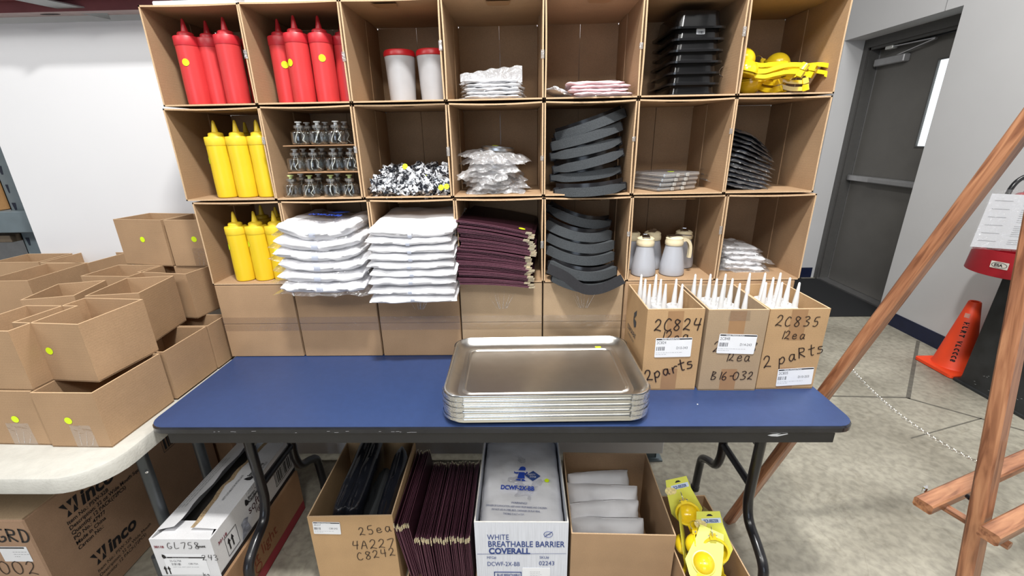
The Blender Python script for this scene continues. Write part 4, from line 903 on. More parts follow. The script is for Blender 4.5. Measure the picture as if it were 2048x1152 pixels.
hand(cC, '2C835', .030, FA, .018, .200, w=.0026, seed=23, pitch=.86); hand(cC, '12ea', .026, FA, .040, .160, w=.0024, seed=25)
hand(cC, '2 PaRts'.replace('P', 'p').replace('R', 'R'), .036, FA, .010, .068, w=.0030, tilt=.30, seed=27, pitch=.78)
shelf_label(cC, FA @ Matrix.Translation((.056, .010, .001)) @ Matrix.Rotation(radians(3), 4, 'Z'), '2C835', 'D10-203', .102, .056, seed=9)
ZN = TT+.004+.0005; zt_ = ZN+.2925
def spots(px): return [(at(a, b, 2, zt_).x, at(a, b, 2, zt_).y) for a, b in px]
A_ = [(1.3925, -.024), (1.4385, -.026), (1.484, -.028), (1.392, -.070), (1.438, -.074), (1.486, -.100)]
cartridges([(x, y, (0, 0)) for x, y in [(1.394, -.034), (1.394, -.080), (1.440, -.034), (1.440, -.082), (1.440, -.128), (1.486, -.082), (1.394, -.128), (1.487, -.130)]], ZN, '2C824', ['far left', 'left, second rank', 'far centre', 'centre, second rank', 'centre, third rank', 'right, second rank', 'left, third rank', 'right, third rank'])
cartridges([(x, y, (0, 0)) for x, y in [(1.560, -.036), (1.560, -.082), (1.6065, -.036), (1.6065, -.082), (1.653, -.036), (1.653, -.082), (1.653, -.128), (1.6065, -.128), (1.653, -.172)]], ZN, 'B16-032', ['far left', 'left, second rank', 'far centre', 'centre, second rank', 'far right', 'right, second rank', 'right, third rank', 'centre, third rank', 'right, front rank'])
cartridges([(x, y, (0, 0)) for x, y in [(1.730, -.030), (1.777, -.030), (1.777, -.076), (1.777, -.122), (1.824, -.030), (1.824, -.080), (1.824, -.126), (1.731, -.122)]], ZN, '2C835', ['far left', 'far centre', 'centre, second rank', 'centre, third rank', 'far right', 'right, second rank', 'right, third rank', 'left, third rank'])
# ------------------------------------------------------------------ under the blue table
# black-wrapped goods in a kraft carton
cD = open_carton('floor_carton', 'kraft carton marked 4A227 under the table, holding black wrapped goods', (.338, -.292, 0), .268, .355, .330, KRAFT3, 1.5)
FD_ = frame((0, -.0006, 0), (1, 0, 0), (0, 0, 1))
shelf_label(cD, FD_ @ Matrix.Translation((.012, .262, .001)) @ Matrix.Rotation(radians(-3), 4, 'Z'), '4A227', 'C80-242', .086, .050, seed=12)
hand(cD, '25ea', .034, FD_, .155, .252, w=.0026, tilt=.12, seed=31); hand(cD, '4A227', .036, FD_, .125, .190, w=.0026, tilt=.06, seed=33, pitch=.78); hand(cD, 'C8242', .032, FD_, .135, .142, w=.0026, tilt=.16, seed=35, pitch=.84)
BW = mat('black_wrap', (.012, .013, .018), .14, var=.3, scale=20, bump=.7, bscale=22, coat=.6)
for i, (x, ln, hh, lab) in enumerate([(.375, .31, .335, 'leftmost in the carton marked 4A227'), (.435, .31, .330, 'second from the left in the carton marked 4A227'), (.560, .27, .300, 'at the right wall of the carton marked 4A227')]):
    o = thing('wrapped_bundle', 'black film-wrapped bundle, ' + lab, 'bundle', (x, -.270, .006), (0, radians(9-4*i), 0), 'black wrapped bundles')
    pb_ = pillow(hh, ln, .062, 500+i, amp=.0035, sc=14); pb_.v = [(z_, y, x_+hh/2+.055*(y/ln)) for x_, y, z_ in pb_.v]
    part("wrap", pb_, BW, o, smooth=180)
    for s in (0, 1): part('tape_strip', MB().add([(-.010+.014*s, -.001, hh-.030), (-.003+.014*s, -.001, hh-.036), (-.003+.014*s, -.001, hh-.033), (-.010+.014*s, -.001, hh-.027)], [(0, 1, 2, 3)]), INKW, o)
single('grey_slip', MB().grid(lambda u, v: (.468+.05*u, -.27+.30*v, .20+.015*sin(u*5)+.02*v), 6, 8, .002), mat('slip_grey', (.075, .08, .085), .8), 'grey felt sheet lying between the black bundles in the carton', 'sheet')
single('white_string', MB().tube([(.452, .02, .338), (.468, .0, .322), (.49, .0, .318)], .0018, 6).lathe([(.001, -.001), (.008, -.001), (.008, .001), (.001, .001)], 14, (.452, .02, .341)), INKW, 'white tag on a string above the black bundles', 'tag')

# maroon covers standing on edge
o_ = open_carton('menu_carton', 'low kraft carton between its neighbours, filled with standing maroon menu covers', (.625, -.300, 0), .238, .385, .055, KRAFT, 0)
def standing_meshes():
    H_, L_ = .222, .345
    lf_ = MB().box(-.0010, .0006, 0, L_, 0, H_)
    pe = MB().bar([(0, -.0006, 0), (0, -.0006, H_)], .0014, .0020, side=(1, 0, 0)).bar([(0, 0, H_), (0, L_, H_)], .0014, .0016, side=(1, 0, 0))
    t1 = MB().box(-.0014, .0012, -.0022, .004, H_-.013, H_+.0014)
    t2 = MB().box(-.0014, .0012, L_-.004, L_+.002, H_-.012, H_+.0016)
    return [('cover_leaf', mesh('cover_leaf', lf_, MAROON)), ('piping', mesh('piping', pe, MAREDGE)), ('corner_tip', mesh('corner_tip', t1, GOLD)), ('corner_tip', mesh('corner_tip', t2, GOLD))]
SM = standing_meshes(); rnd = random.Random(8)
NS = 56
for k in range(NS):
    x = .642+.0038*k; hi = k < 12
    o = thing('menu_cover', 'maroon menu cover standing upright with gold tips, among many in the low carton', 'menu', (x, -.290+rnd.uniform(-.004, .006)+(.0 if not hi else .004), .004+rnd.uniform(0, .018)+(.055 if hi else 0)), (0, radians(-5.5+4.5*k/NS+(-3 if hi else 0)+rnd.uniform(-.5, .5)), radians(rnd.uniform(-.25, .25))), 'maroon menu covers standing under the table')
    if hi: o['label'] = 'maroon menu cover standing higher than the rest, against the carton marked 4A227'; o['group'] = 'taller standing maroon menu covers'
    for n_, me in SM: link(n_, me, o)

# white carton of coveralls with lettering
RIB = mat('white_ribbed', (.66, .68, .74), .75, var=.10, scale=60, stretch=(6, 6, .15), bump=.25, bscale=60)
cW = open_carton('white_carton', 'worn white carton lettered WHITE BREATHABLE BARRIER COVERALL under the table', (.868, -.320, 0), .288, .430, .342, RIB, 0, edge=mat('white_edge', (.70, .68, .64), .8, var=.1))
FW = frame((0, -.0006, .010), (1, 0, 0), (0, 0, 1))
text(cW, 'WHITE', .031, INKB, FW, .038, .262, sx=.70); text(cW, 'BREATHABLE BARRIER', .0335, INKB, FW, .039, .233, sx=.715, bold=.0004); text(cW, 'COVERALL', .0335, INKB, FW, .041, .204, sx=.79, bold=.0012)
part('printed_rule', MB().poly([(.004, .201), (.283, .205), (.283, .2062), (.004, .2025)]), INKB, cW, M=FW @ Matrix.Translation((0, 0, .0005)))
text(cW, 'MFG#', .0155, INKB, FW, .034, .182, sx=.75); text(cW, 'DCWF-2X-BB', .025, INKB, FW, .034, .152, sx=.70); text(cW, 'SKU#', .0155, INKB, FW, .200, .184, sx=.8); text(cW, '02243', .025, INKB, FW, .198, .156, sx=.80)
part('latex_mark', MB().tube([(.2265+.0135*cos(a), .284+.0115*sin(a), 0) for a in [i*2*pi/20 for i in range(20)]], .0008, 4, closed=True), INKB, cW, M=FW); part('strike_bar', MB().bar([(.215, .274, .0002), (.239, .295, .0002)], .0016, .0006, side=(1, -1, 0)), INKB, cW, M=FW)
text(cW, 'LATEX', .0085, INKB, FW, .2155, .281, sx=.75)
part('blue_frame', MB().bar([(.055, .125, .0003), (.143, .125, .0003)], .0030, .0006, side=(0, 1, 0)).bar([(.0565, .125, .0003), (.0565, .06, .0003)], .0026, .0006, side=(1, 0, 0)).bar([(.1415, .125, .0003), (.1415, .06, .0003)], .0026, .0006, side=(1, 0, 0)), INKB, cW, M=FW)
text(cW, 'BLUE BREATHABLE', .014, INKB, FW, .064, .108, sx=.62, bold=.0003)
pl = part('paper_slip', MB().poly(rrect(.190, .095, .088, .100, .002, 2), .0006), PAPER, cW, M=FW @ Matrix.Translation((0, 0, .0004)))
b = MB(); lines(b, .170, .128, .03, 5, .006, .0008, 4); part('small_print', b, INKG, pl, M=Matrix.Translation((0, 0, .0008)))
for i, z_ in enumerate((.055, .120, .185)):
    single('bagged_coverall', pillow(.262, .39, .066, 610+i, amp=.004, sc=14), WHITEF, 'white coverall layer inside the lettered white carton, %s hidden one' % ['lowest', 'second', 'third'][i], 'garment', 'coveralls in the white carton', smooth=180, loc=(1.012, -.302, z_-.012))
t = thing('bagged_coverall', 'white coverall in a clear bag printed DCWF-2X-BB, on top in the white carton', 'garment', (1.012, -.300, .272), (radians(2.5), 0, 0), 'coveralls in the white carton')
part('garment', pillow(.268, .40, .075, 620, nx=44, ny=44, amp=.010, sc=11), WHITEF, t, smooth=180)
fs_ = film_sheet(.270, .41, 66, .0055, .036, 36, 36, drop=.004); part('bag', fs_, FILMT, t, smooth=180)
FB = frame((0, 0, .0435), (1, -.06, 0), (.06, 1, .02))
text(t, 'DCWF-2X-BB', .0245, INKBB, FB, -.078, .128, sx=.78, bold=.0009)
dg = part('diamond_emblem', MB().poly([(0, .022), (.026, 0), (0, -.024), (-.028, 0)]), mat('diamond_blue', (.03, .07, .24), .6, var=0), t, M=FB @ Matrix.Translation((.030, .190, .002))); text(dg, 'SAFETY', .0105, INKW, Matrix.Identity(4), -.018, .001, sx=.75); text(dg, 'ZONE', .0105, INKW, Matrix.Identity(4), -.012, -.009, sx=.8)
wk_ = MB()
for q in ([(.006+.011*cos(a), .052+.010*sin(a)) for a in [i*pi/8 for i in range(9)]]+[(-.009, .044), (.016, .044)], [(-.006, .036), (.012, .036), (.016, .008), (-.010, .008)], [(-.010, .005), (.002, .005), (.002, -.002), (-.017, -.001)], [(.005, .005), (.013, .005), (.020, -.003), (.006, -.003)], [(-.006, .036), (-.018, .034), (-.024, .040), (-.022, .030), (-.010, .028)], [(.012, .036), (.018, .030), (.026, .032), (.022, .040), (.020, .025), (.014, .024)]): wk_.poly(q)
part('worker_emblem', wk_, INKBB, t, M=FB @ Matrix.Translation((-.014, .168, .002)))
text(t, 'WARNING!', .0115, INKB, FB, -.038, .072, sx=.9)
for s_, x_, y_ in (('DANGER OF SUFFOCATION, KEEP AWAY FROM BABIES AND CHILDREN', -.118, .058), ('DO NOT USE IN CRIBS, BEDS, CARRIAGES OR PLAY PENS.', -.098, .044), ('THIS BAG IS NOT A TOY.', -.060, .030)):
    text(t, s_, .0098, INKB, FB, x_, y_, sx=.62)
dot(t, FB @ Matrix.Translation((.078, .172, .002)), .008)

# plain kraft carton with folded garments
cK = open_carton('floor_carton', 'plain kraft carton under the table holding bare folded white garments', (1.166, -.315, 0), .318, .365, .292, KRAFT, -1.2)
for i in range(4):
    o = thing('folded_garment', 'folded white garment standing in the plain kraft carton, %s' % ['foremost', 'second from the front', 'third from the front', 'rearmost'][i], 'garment', (1.300+.004*i, -.252+.062*i, .010), (radians(-24), 0, radians((1, -1, 0, 2)[i])), 'folded garments in the plain carton')
    pb_ = pillow((.262, .250, .262, .235)[i], (.205, .215, .225, .232)[i], .066, 650+i, nx=36, ny=26, amp=.015, sc=12, bend=(-.010, .012, -.008, .012)[i], roll=(.03, -.04, .03, -.03)[i]); pb_.v = [(x_, -z_, y) for x_, y, z_ in pb_.v]
    part('garment', pb_, WHITEF, o, smooth=180)

# packaged squeezers
cY = open_carton('floor_carton', 'open kraft carton of carded yellow squeezers by the right table leg', (1.500, -.440, 0), .195, .365, .200, KRAFT, 2)
CARD = mat('card_yellow', (.72, .72, .10), .45, var=.06, scale=15)
BLIS = clear('blister', (.95, .95, .9), .10, .9, .08, .4, .03)
def ori(c, xa, up):
    "object axes: local x along xa (bowl to handle), local z towards up"
    x = Vector(xa).normalized(); z_ = Vector(up); z_ = (z_-x*z_.dot(x)).normalized(); y = z_.cross(x)
    return Matrix(((x.x, y.x, z_.x, c[0]), (x.y, y.y, z_.y, c[1]), (x.z, y.z, z_.z, c[2]), (0, 0, 0, 1)))
def carded(label, M, text_=False):
    t = squeezer('carded_squeezer', label, M, 'carded squeezers in the kraft carton')
    for c_ in t.children:
        if c_.name.startswith(('press_cup', 'upper_handle')): c_.location = (0, 0, -.046)
    pts = [(-.100, -.034), (-.100, .034), (-.060, .036), (-.030, .042), (.012, .050), (.045, .030), (.060, .014), (.060, -.016), (.045, -.032), (.010, -.050), (-.050, -.044)]
    cdp = part('backing_card', MB().poly(pts, .0008), CARD, t, M=Matrix.Translation((0, 0, -.0345)))
    if text_:
        F = frame((-.060, -.034, .0016), (0, 1, 0), (-1, 0, 0))
        part('name_band', MB().poly([(.010, .004), (.066, .006), (.066, .021), (.010, .019)]), mat('band_pale', (.62, .70, .84), .5, var=0), cdp, M=F); text(cdp, 'SQUEEZER', .0125, INKB, F, .016, .0075, sx=.72, bold=.0004)
        part('lemon_print', disc(.013), mat('lemon_print', (.75, .62, .28), .5, var=.3, scale=90), cdp, M=F @ Matrix.Translation((.000, .004, .0006))); part('lemon_print', disc(.011), MT['lemon_print'], cdp, M=F @ Matrix.Translation((.012, .002, .0009)))
        part('hang_hole', MB().poly([(.026, .026), (.046, .026), (.040, .032), (.032, .032)]), INK, cdp, M=F)
    return t
carded('carded yellow squeezer with an open bowl, highest and leftmost in the carton', ori((1.545, -.245, .300), (.10, -.12, -.30), (-.25, -.85, .5)), True)
carded('carded yellow squeezer in front, its card lettered SQUEEZER', ori((1.600, -.340, .255), (.05, -.14, -.30), (-.35, -.85, .5)), True)
carded('carded yellow squeezer lying bowl-side down on a white card, below the highest', ori((1.562, -.355, .212), (-.16, -.25, -.18), (.3, .55, -.75)))
squeezer('citrus_squeezer', 'loose yellow citrus squeezer with handles pointing right, in the kraft carton', ori((1.600, -.300, .150), (.20, -.22, -.08), (0, 0, 1)), 'carded squeezers in the kraft carton')
squeezer('citrus_squeezer', 'loose yellow citrus squeezer standing against the left wall of its carton', ori((1.562, -.372, .140), (.02, -.06, -.12), (-.3, -1, 0)), 'carded squeezers in the kraft carton')
squeezer('citrus_squeezer', 'loose yellow citrus squeezer deepest in the front of its carton', ori((1.585, -.385, .125), (.02, -.05, -.11), (.3, -1, 0)), 'carded squeezers in the kraft carton')
oc = carded('carded yellow squeezer turned edge-on at the left wall', ori((1.556, -.305, .235), (.03, -.14, -.28), (.9, -.3, .3)))
single('card_corner', MB().grid(lambda u, v: (1.612+.02*u+.010*sin(v*3), -.17-.03*v, .20+.085*v-.02*u), 3, 8), mat('card_pale', (.60, .55, .30), .5), 'curled corner of a card rising behind the carded squeezers', 'card', smooth=60)

# white lamp-oil carton on a kraft one, seen through the left table legs
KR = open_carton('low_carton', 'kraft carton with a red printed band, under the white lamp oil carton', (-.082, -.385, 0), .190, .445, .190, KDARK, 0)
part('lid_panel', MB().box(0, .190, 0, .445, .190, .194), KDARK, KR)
FR = frame((.1906, 0, 0), (0, 1, 0), (0, 0, 1)); part('red_band', MB().poly([(.002, .004), (.443, .004), (.443, .045), (.002, .045)]), mat('band_red', (.30, .025, .04), .6), KR, M=FR @ Matrix.Translation((0, 0, .0004)))
text(KR, 'soft light', .062, mat('rust_ink', (.24, .05, .02), .6, var=0), FR, .06, .085, sx=.9); part('ring_print', MB().tube([(.13+.016*cos(a), .065+.016*sin(a), 0) for a in [i*2*pi/18 for i in range(18)]], .0022, 4, closed=True), MT['rust_ink'], KR, M=FR)
t = thing('white_carton', 'long white lamp oil carton marked GL758 with a torn open top, left under the table', 'box', (-.086, -.388, .1945))
Lx, Ly, Lz = .184, .450, .152
part('front_panel', MB().box(0, Lx, 0, .004, 0, Lz), WCARD, t); part('back_panel', MB().box(0, Lx, Ly-.004, Ly, 0, Lz), WCARD, t); part('side_panel', MB().box(0, .004, .004, Ly-.004, 0, Lz), WCARD, t); part('side_panel', MB().box(Lx-.004, Lx, .004, Ly-.004, 0, Lz), WCARD, t); part('bottom_panel', MB().box(0, Lx, 0, Ly, .0, .004), WCARD, t)
part('end_flap', MB().add([(.004, .004, Lz-.004), (Lx-.004, .004, Lz-.004), (Lx-.03, .075, Lz-.010), (.03, .075, Lz-.010)], [(0, 1, 2, 3)]), WCARD, t)
rt = random.Random(3); e1_ = [(.058+.004*sin(i*1.3), .03+i*.0282) for i in range(15)]; e2_ = [(.100+.008*rt.random()-.012*sin(i/4), .035+i*.028) for i in range(15)]
lfp = MB(); n = 15; lfp.add([(0, y, Lz+.001) for x, y in e1_]+[(x, y, Lz+.016) for x, y in e1_], [(i, n+i, n+i+1, i+1) for i in range(n-1)]); part('top_flap', lfp, WCARD, t)
rfp = MB(); rfp.add([(Lx, y, Lz+.0005) for x, y in e2_]+[(x, y, Lz+.006) for x, y in e2_], [(i, i+1, n+i+1, n+i) for i in range(n-1)]); part('top_flap', rfp, WCARD, t)
tr_ = MB(); tr_.add([(x, y, Lz+.0064) for x, y in e2_]+[(x+.010+.006*rt.random(), y, Lz+.0058) for x, y in e2_], [(i, i+1, n+i+1, n+i) for i in range(n-1)]); part('torn_edge', tr_, mat('torn_kraft', (.36, .26, .15), .9, var=.4, scale=200), t)
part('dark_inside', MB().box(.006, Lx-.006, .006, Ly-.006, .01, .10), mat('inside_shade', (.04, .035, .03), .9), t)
FE = frame((0, -.0006, 0), (1, 0, 0), (0, 0, 1))
text(t, '30118', .0125, INKR, FE, .008, .118, sx=.95, bold=.0004); hand(t, 'GL758', .024, FE, .048, .116, w=.0018, m_=INK, seed=41, pitch=.86); text(t, 'count', .014, INK, FE, .138, .121, sx=.8, bold=.0004)
wl = part('stock_label', MB().poly(rrect(.088, .052, .128, .082, .003, 3), .0003), PAPER, t, M=FE)
part('header_bar', MB().poly([(.036, .078), (.150, .078), (.150, .083), (.036, .083)]), INK, wl, M=Matrix.Translation((0, 0, .0006))); link('lettering', text_mesh('Hamaku Wholesale Partion', .0045, INKW), wl, M=Matrix.Translation((.052, .0785, .0009)))
link('lettering', text_mesh('33-GL758', .011, INKG, sx=.8), wl, M=Matrix.Translation((.040, .063, .0006))); link('lettering', text_mesh('C80-72A', .010, INKG, sx=.8), wl, M=Matrix.Translation((.095, .052, .0006)))
b = MB(); barcode(b, .044, .049, .030, .009, 20, 5); part('barcode', b, INKG, wl, M=Matrix.Translation((0, 0, .0006))); link('lettering', text_mesh('LAMP FUEL, SOFT LIGHT 36 HOUR', .0058, INKL, sx=.9), wl, M=Matrix.Translation((.044, .040, .0006)))
hand(t, '243', .022, FE, .142, .070, w=.0018, m_=INK, seed=43); hand(t, '1cs', .014, FE, .125, .006, w=.0014, m_=INK, seed=44)
part('flame_emblem', MB().poly([(.026, .076), (.036, .080), (.030, .092), (.024, .094), (.022, .084)]), INK, t, M=FE @ Matrix.Translation((0, 0, .0012)))
def arrows(p, F, x, y, s):
    m_ = MB()
    for k in (0, 1): m_.poly([(x+k*s*.35, y), (x+k*s*.35+s*.12, y), (x+k*s*.35+s*.12, y+s*.6), (x+k*s*.35+s*.22, y+s*.6), (x+k*s*.35+s*.06, y+s), (x+k*s*.35-s*.10, y+s*.6), (x+k*s*.35, y+s*.6)])
    part('arrow_print', m_, INK, p, M=F @ Matrix.Translation((0, 0, .0006)))
arrows(t, FE, .016, .012, .034)
FSd = frame((Lx+.0006, 0, 0), (0, 1, 0), (0, 0, 1))
text(t, '30118', .0145, INKR, FSd, .020, .104, sx=1.1, bold=.0004); arrows(t, FSd, .056, .045, .045)
part('arrow_frame', MB().tube([(.045, .030, 0), (.100, .030, 0), (.100, .100, 0), (.045, .100, 0)], .0009, 4, closed=True), INK, t, M=FSd)
part('black_band', MB().poly([(0, 0), (Ly, 0), (Ly, .016), (0, .016)]), INK, t, M=FSd @ Matrix.Translation((0, 0, .0004)))
def flame_logo(M):
    g = part('flame_emblem', MB().poly([(0, 0), (.012, -.004), (.018, .004), (.010, .018), (.002, .024), (-.002, .010)]), INK, t, M=M)
    part('oval_line', MB().tube([(.038+.034*cos(a), .010+.014*sin(a), 0) for a in [-2.6+i*3.6/14 for i in range(15)]], .0008, 4), INK, g)
    link('lettering', text_mesh('Sterno', .014, INK, bold=.0004), g, M=Matrix.Translation((.016, .011, .0003))); link('lettering', text_mesh('Candlelamp', .014, INK, bold=.0004), g, M=Matrix.Translation((.016, -.001, .0003)))
flame_logo(FSd @ Matrix.Translation((.160, .112, .0008))); text(t, 'soft', .046, mat('plum_ink', (.07, .02, .03), .6, var=0), FSd, .165, .070, sx=.9); text(t, 'light', .036, MT['plum_ink'], FSd, .195, .045, sx=.9); text(t, '12051', .020, INKL, FSd, .170, .140)
part('lamp_print', MB().poly([(0, 0), (.05, 0), (.04, .04), (.048, .05), (.03, .06), (.01, .055), (.012, .03)]), mat('print_grey', (.35, .37, .45), .7, var=.5, scale=60), t, M=FSd @ Matrix.Translation((.110, .020, .0006)))
b = MB(); barcode(b, .330, .040, .100, .050, 26, 6); part('barcode', b, INK, t, M=FSd @ Matrix.Translation((0, 0, .0006))); part('barcode_frame', MB().tube([(.325, .034, 0), (.436, .034, 0), (.436, .097, 0), (.325, .097, 0)], .0011, 4, closed=True), INK, t, M=FSd); text(t, 'CANDLES', .018, INK, FSd, .285, .104, bold=.0004)
FT = frame((.155, .17, Lz+.0035), (0, 1, .0), (-1, 0, .06)); flame_logo(FT @ Matrix.Translation((.06, -.012, .0006))); text(t, 'Compton, CA 90221', .011, INK, FT, .075, -.024, sx=.8); text(t, 'NOT SUITABLE FOR RETAIL SALE', .010, INK, FT, -.03, .022, sx=.75)
FL = frame((.020, .11, Lz+.0065), (0, 1, 0), (-1, 0, -.27))
for k in range(3): text(t, 'KEEP AWAY FROM OPEN FLAME AND OUT OF REACH OF CHILDREN', .0085, INKG, FL, 0, .010-.012*k, sx=.85)
# ------------------------------------------------------------------ left: grey plastic table with open cartons, big cartons below
GZ = .715
GREY = mat('grey_plastic', (.50, .49, .45), .55, var=.05, scale=40, bump=.25, bscale=160)
t = thing('plastic_table', 'pale grey moulded plastic folding table at the left, its corner under the blue one', 'table', (0, 0, 0))
def rg(ins, z_): return [(a, b, z_) for a, b in rrect(-.945, -.237, 1.93-2*ins, .62-2*ins, .11-ins, 8)]
part('tabletop', MB().loft([rg(.012, GZ-.048), rg(.001, GZ-.045), rg(0, GZ-.012), rg(.004, GZ-.004), rg(.014, GZ)], True), GREY, t, smooth=40)
GL_ = mat('leg_grey', (.10, .11, .12), .35, .6, var=.08)
for x, y in ((-.125, -.30), (-.125, -.17), (-1.80, -.36), (-1.80, -.13)):
    yy = -.290 if y < -.25 else -.09
    lg = part('leg', MB().tube([(x, yy, GZ-.05), (x-.0, yy, .01)], .0165, 12), GL_, t, smooth=60); part('rivet', MB().lathe([(.004, 0), (.004, .003), (.001, .004)], 8), CHROME, lg, M=frame((x+.012, yy-.012, GZ-.20), (1, 1, 0), (0, 0, 1)))
part('brace', MB().tube([(-.125, -.290, GZ-.075), (-.125, -.09, GZ-.075)], .012, 8), GL_, t)
# open cartons: footprints read off the photograph on their rim planes
def rect_from(fl_, fr_, dep):
    a = Vector(fl_); b = Vector(fr_); u = (b-a); w_ = u.length; return a, w_, math.degrees(math.atan2(u.y, u.x)), dep
Z1 = GZ+.0008; HH = .160; Z2 = Z1+HH+.001; Z3 = Z2+HH+.001
def small_box(a, w_, d_, rz, z_, h_, label, dots=(), km=KRAFT, creases=0, tape=0):
    t = open_carton('open_carton', label, (a[0], a[1], z_), w_, d_, h_, km, rz, grp='open cartons heaped on the grey table', wall=.0032)
    F = frame((0, -.0005, 0), (1, 0, 0), (0, 0, 1))
    for x_, y_ in dots: dot(t, F @ Matrix.Translation((x_, y_, .0003)), .0098)
    if tape:
        part('clear_tape', MB().poly([(w_*.42, .002), (w_*.78, .002), (w_*.76, .066), (w_*.42, .066)]), TAPE, t, M=F)
        m_ = MB()
        for q in range(3): m_.poly([(w_*.5+.014*q, .006), (w_*.5+.014*q+.0018, .006), (w_*.5+.020*q+.008, .060-.008*q)])
        part('tape_crease', m_, FILM, t, M=F @ Matrix.Translation((0, 0, .0004)))
    if creases:
        for q in range(2): part('crushed_fold', MB().add([(.0042, .05+.06*q, h_-.10), (.0042, .085+.06*q, h_-.10), (.010, .068+.06*q, h_-.035), (.0036, .070+.06*q, h_-.012)], [(0, 2, 1), (0, 3, 2), (1, 2, 3)]), KDARK, t)
    return t
# bottom layer
small_box((-.186, -.436), .158, .205, -1.0, Z1, HH, 'open carton on the table corner, lower one of the front pair, lime dot and tape', [(.070, .080)], tape=1)
small_box((-.372, -.425), .180, .205, -1.5, Z1, HH, 'lower carton left of the front pair, with lime dot and tape creases', [(.108, .078)], tape=1)
small_box((-.560, -.425), .180, .205, 0, Z1, HH, 'lower carton at the left frame edge, front rank')
small_box((-.180, -.225), .160, .180, 0, Z1, HH, 'lower carton beside the blue table, second rank')
small_box((-.178, -.040), .160, .100, 0, Z1, HH, 'lower carton squeezed against the shelf boxes, third rank')
for i, (x, y) in enumerate(((-.372, -.215), (-.560, -.215), (-.372, -.02), (-.560, -.02), (-.760, -.215), (-.760, -.02))):
    small_box((x, y), .178, .190 if y < -.1 else .08, 0, Z1, HH, 'hidden lower carton carrying the heap, %s' % ['second rank, second column', 'second rank, third column', 'third rank, second column', 'third rank, third column', 'second rank, fourth column', 'third rank, fourth column'][i])
def quad(px, z_, label, dep=None, **k):
    "front-left, front-right and back-right rim corners (photograph pixels) on the plane z"
    P = [at(a, b, 2, z_+k.get('h_', HH)) for a, b in px]; a, b, c = P
    u = (b-a); u.z = 0; w_ = u.length; ang = math.degrees(math.atan2(u.y, u.x)); n_ = Vector((-u.y, u.x, 0)).normalized()
    d_ = dep or (c-b).dot(n_); k2 = {q: v for q, v in k.items() if q != 'h_'}
    return small_box((a.x, a.y), w_, d_, ang, z_, k.get('h_', HH), label, **k2)
quad([(23, 645), (155, 649), (276, 598)], Z2, 'open carton front and centre of the heap, crushed inner wall, lime dot', dots=[(.075, .085)], creases=1)
small_box((-.335, -.422), .150, .165, -2, Z2, HH, 'open carton at the left frame edge, upper layer, front rank')
quad([(169, 592), (277, 586), (372, 551)], Z2, 'open carton second rank right, its broad flank towards the blue table', dep=.172)
quad([(40, 600), (148, 591), (240, 557)], Z2, 'narrow open carton second rank, behind the front centre one', dep=.150)
quad([(161, 552), (258, 553), (331, 528)], Z2, 'open carton third rank, left of the tower', dep=.135)
quad([(274, 544), (371, 548), (410, 534)], Z2, 'open carton third rank right, against the shelf boxes', dep=.125)
quad([(-40, 563), (55, 561), (158, 522)], Z2, 'open carton far left, dark flank with a lime dot below its front rim', dots=[(.150, .045)], dep=.215)
quad([(80, 525), (176, 526), (257, 501)], Z2, 'open carton behind at left, long dark flank near the white board', dep=.160)
quad([(-20, 525), (76, 524), (150, 505)], Z2, 'open carton farthest back at left, before the white board', dep=.130)
small_box((-.395, .165), .165, .150, 0, Z2, HH-.003, 'carton under the left tower carton, only its rim in view')
small_box((-.215, .125), .165, .150, 0, Z2, HH-.003, 'carton under the right tower carton, only its rim in view')
G1_ = at(244, 420, 2, Z3+.165+.012); G2_ = at(336, 428, 2, Z3+.165+.012)
small_box((-.410, .155), .196, .135, -9, Z3-.003+.0, .165, 'left carton of the topmost pair by the white board, lime dot centred', [(.100, .095)])
small_box((-.204, .122), .180, .135, -2, Z3-.003, .165, 'right carton of the topmost pair, half behind the shelf boxes', [(.093, .098)], tape=1)
# big printed carton under the grey table
def wordmark(p, F, x, y, s):
    "angular W then rounded letters"
    m_ = MB()
    for q in ([(0, 1), (.28, 1), (.40, .45)], [(.22, .0), (.52, .0), (.40, .42)], [(.46, 1), (.80, 1), (.62, .55)], [(.62, 0), (.92, 0), (.80, .5)], [(.86, 1), (1.12, 1), (.98, .30), (.90, .1)]): m_.poly([(x+a*s, y+b*s) for a, b in q])
    part('wordmark_letter', m_, INK, p, M=F @ Matrix.Translation((0, 0, .0005))); text(p, 'inco', s*1.42, INK, F, x+s*1.18, y, bold=s*.045, shear=.15, sx=.95)
XS = -.400
t = thing('printed_carton', 'big kraft carton printed with a black W wordmark, under the grey table', 'box', (-.965, -.414, 0))
part('carton_body', MB().bbox(0, .565, 0, .70, 0, .445, .004), card_mat('kraft_rose', (.40, .255, .165)), t)
part('top_flap', MB().box(.002, .563, .002, .30, .4455, .449), KRAFT2, t); part('top_flap', MB().box(.002, .563, .305, .698, .4455, .449), KRAFT2, t)
FS_ = frame((.5656, 0, 0), (0, 1, 0), (0, 0, 1))
wordmark(t, FS_, .085, .352, .050)
for k, s_ in enumerate(('Item No.: PSW-32B', 'Description: 32 oz Wide Mouth Squeeze', 'Quantity: 12 PACK(72PCS)', 'PO No.: 47977', 'Made in China', 'Carton No.:')): text(t, s_, .0195, INK, FS_, .088, .328-k*.0205, sx=.9, bold=.0003)
wordmark(t, FS_, .105, .125, .048)
for k, s_ in enumerate(('Item No.: PSW-32R', 'Description: 32 oz Wide Mouth', 'Quantity: 12 PACK(72PCS)')): text(t, s_, .0180, INK, FS_, .110, .098-k*.0195, sx=.9)
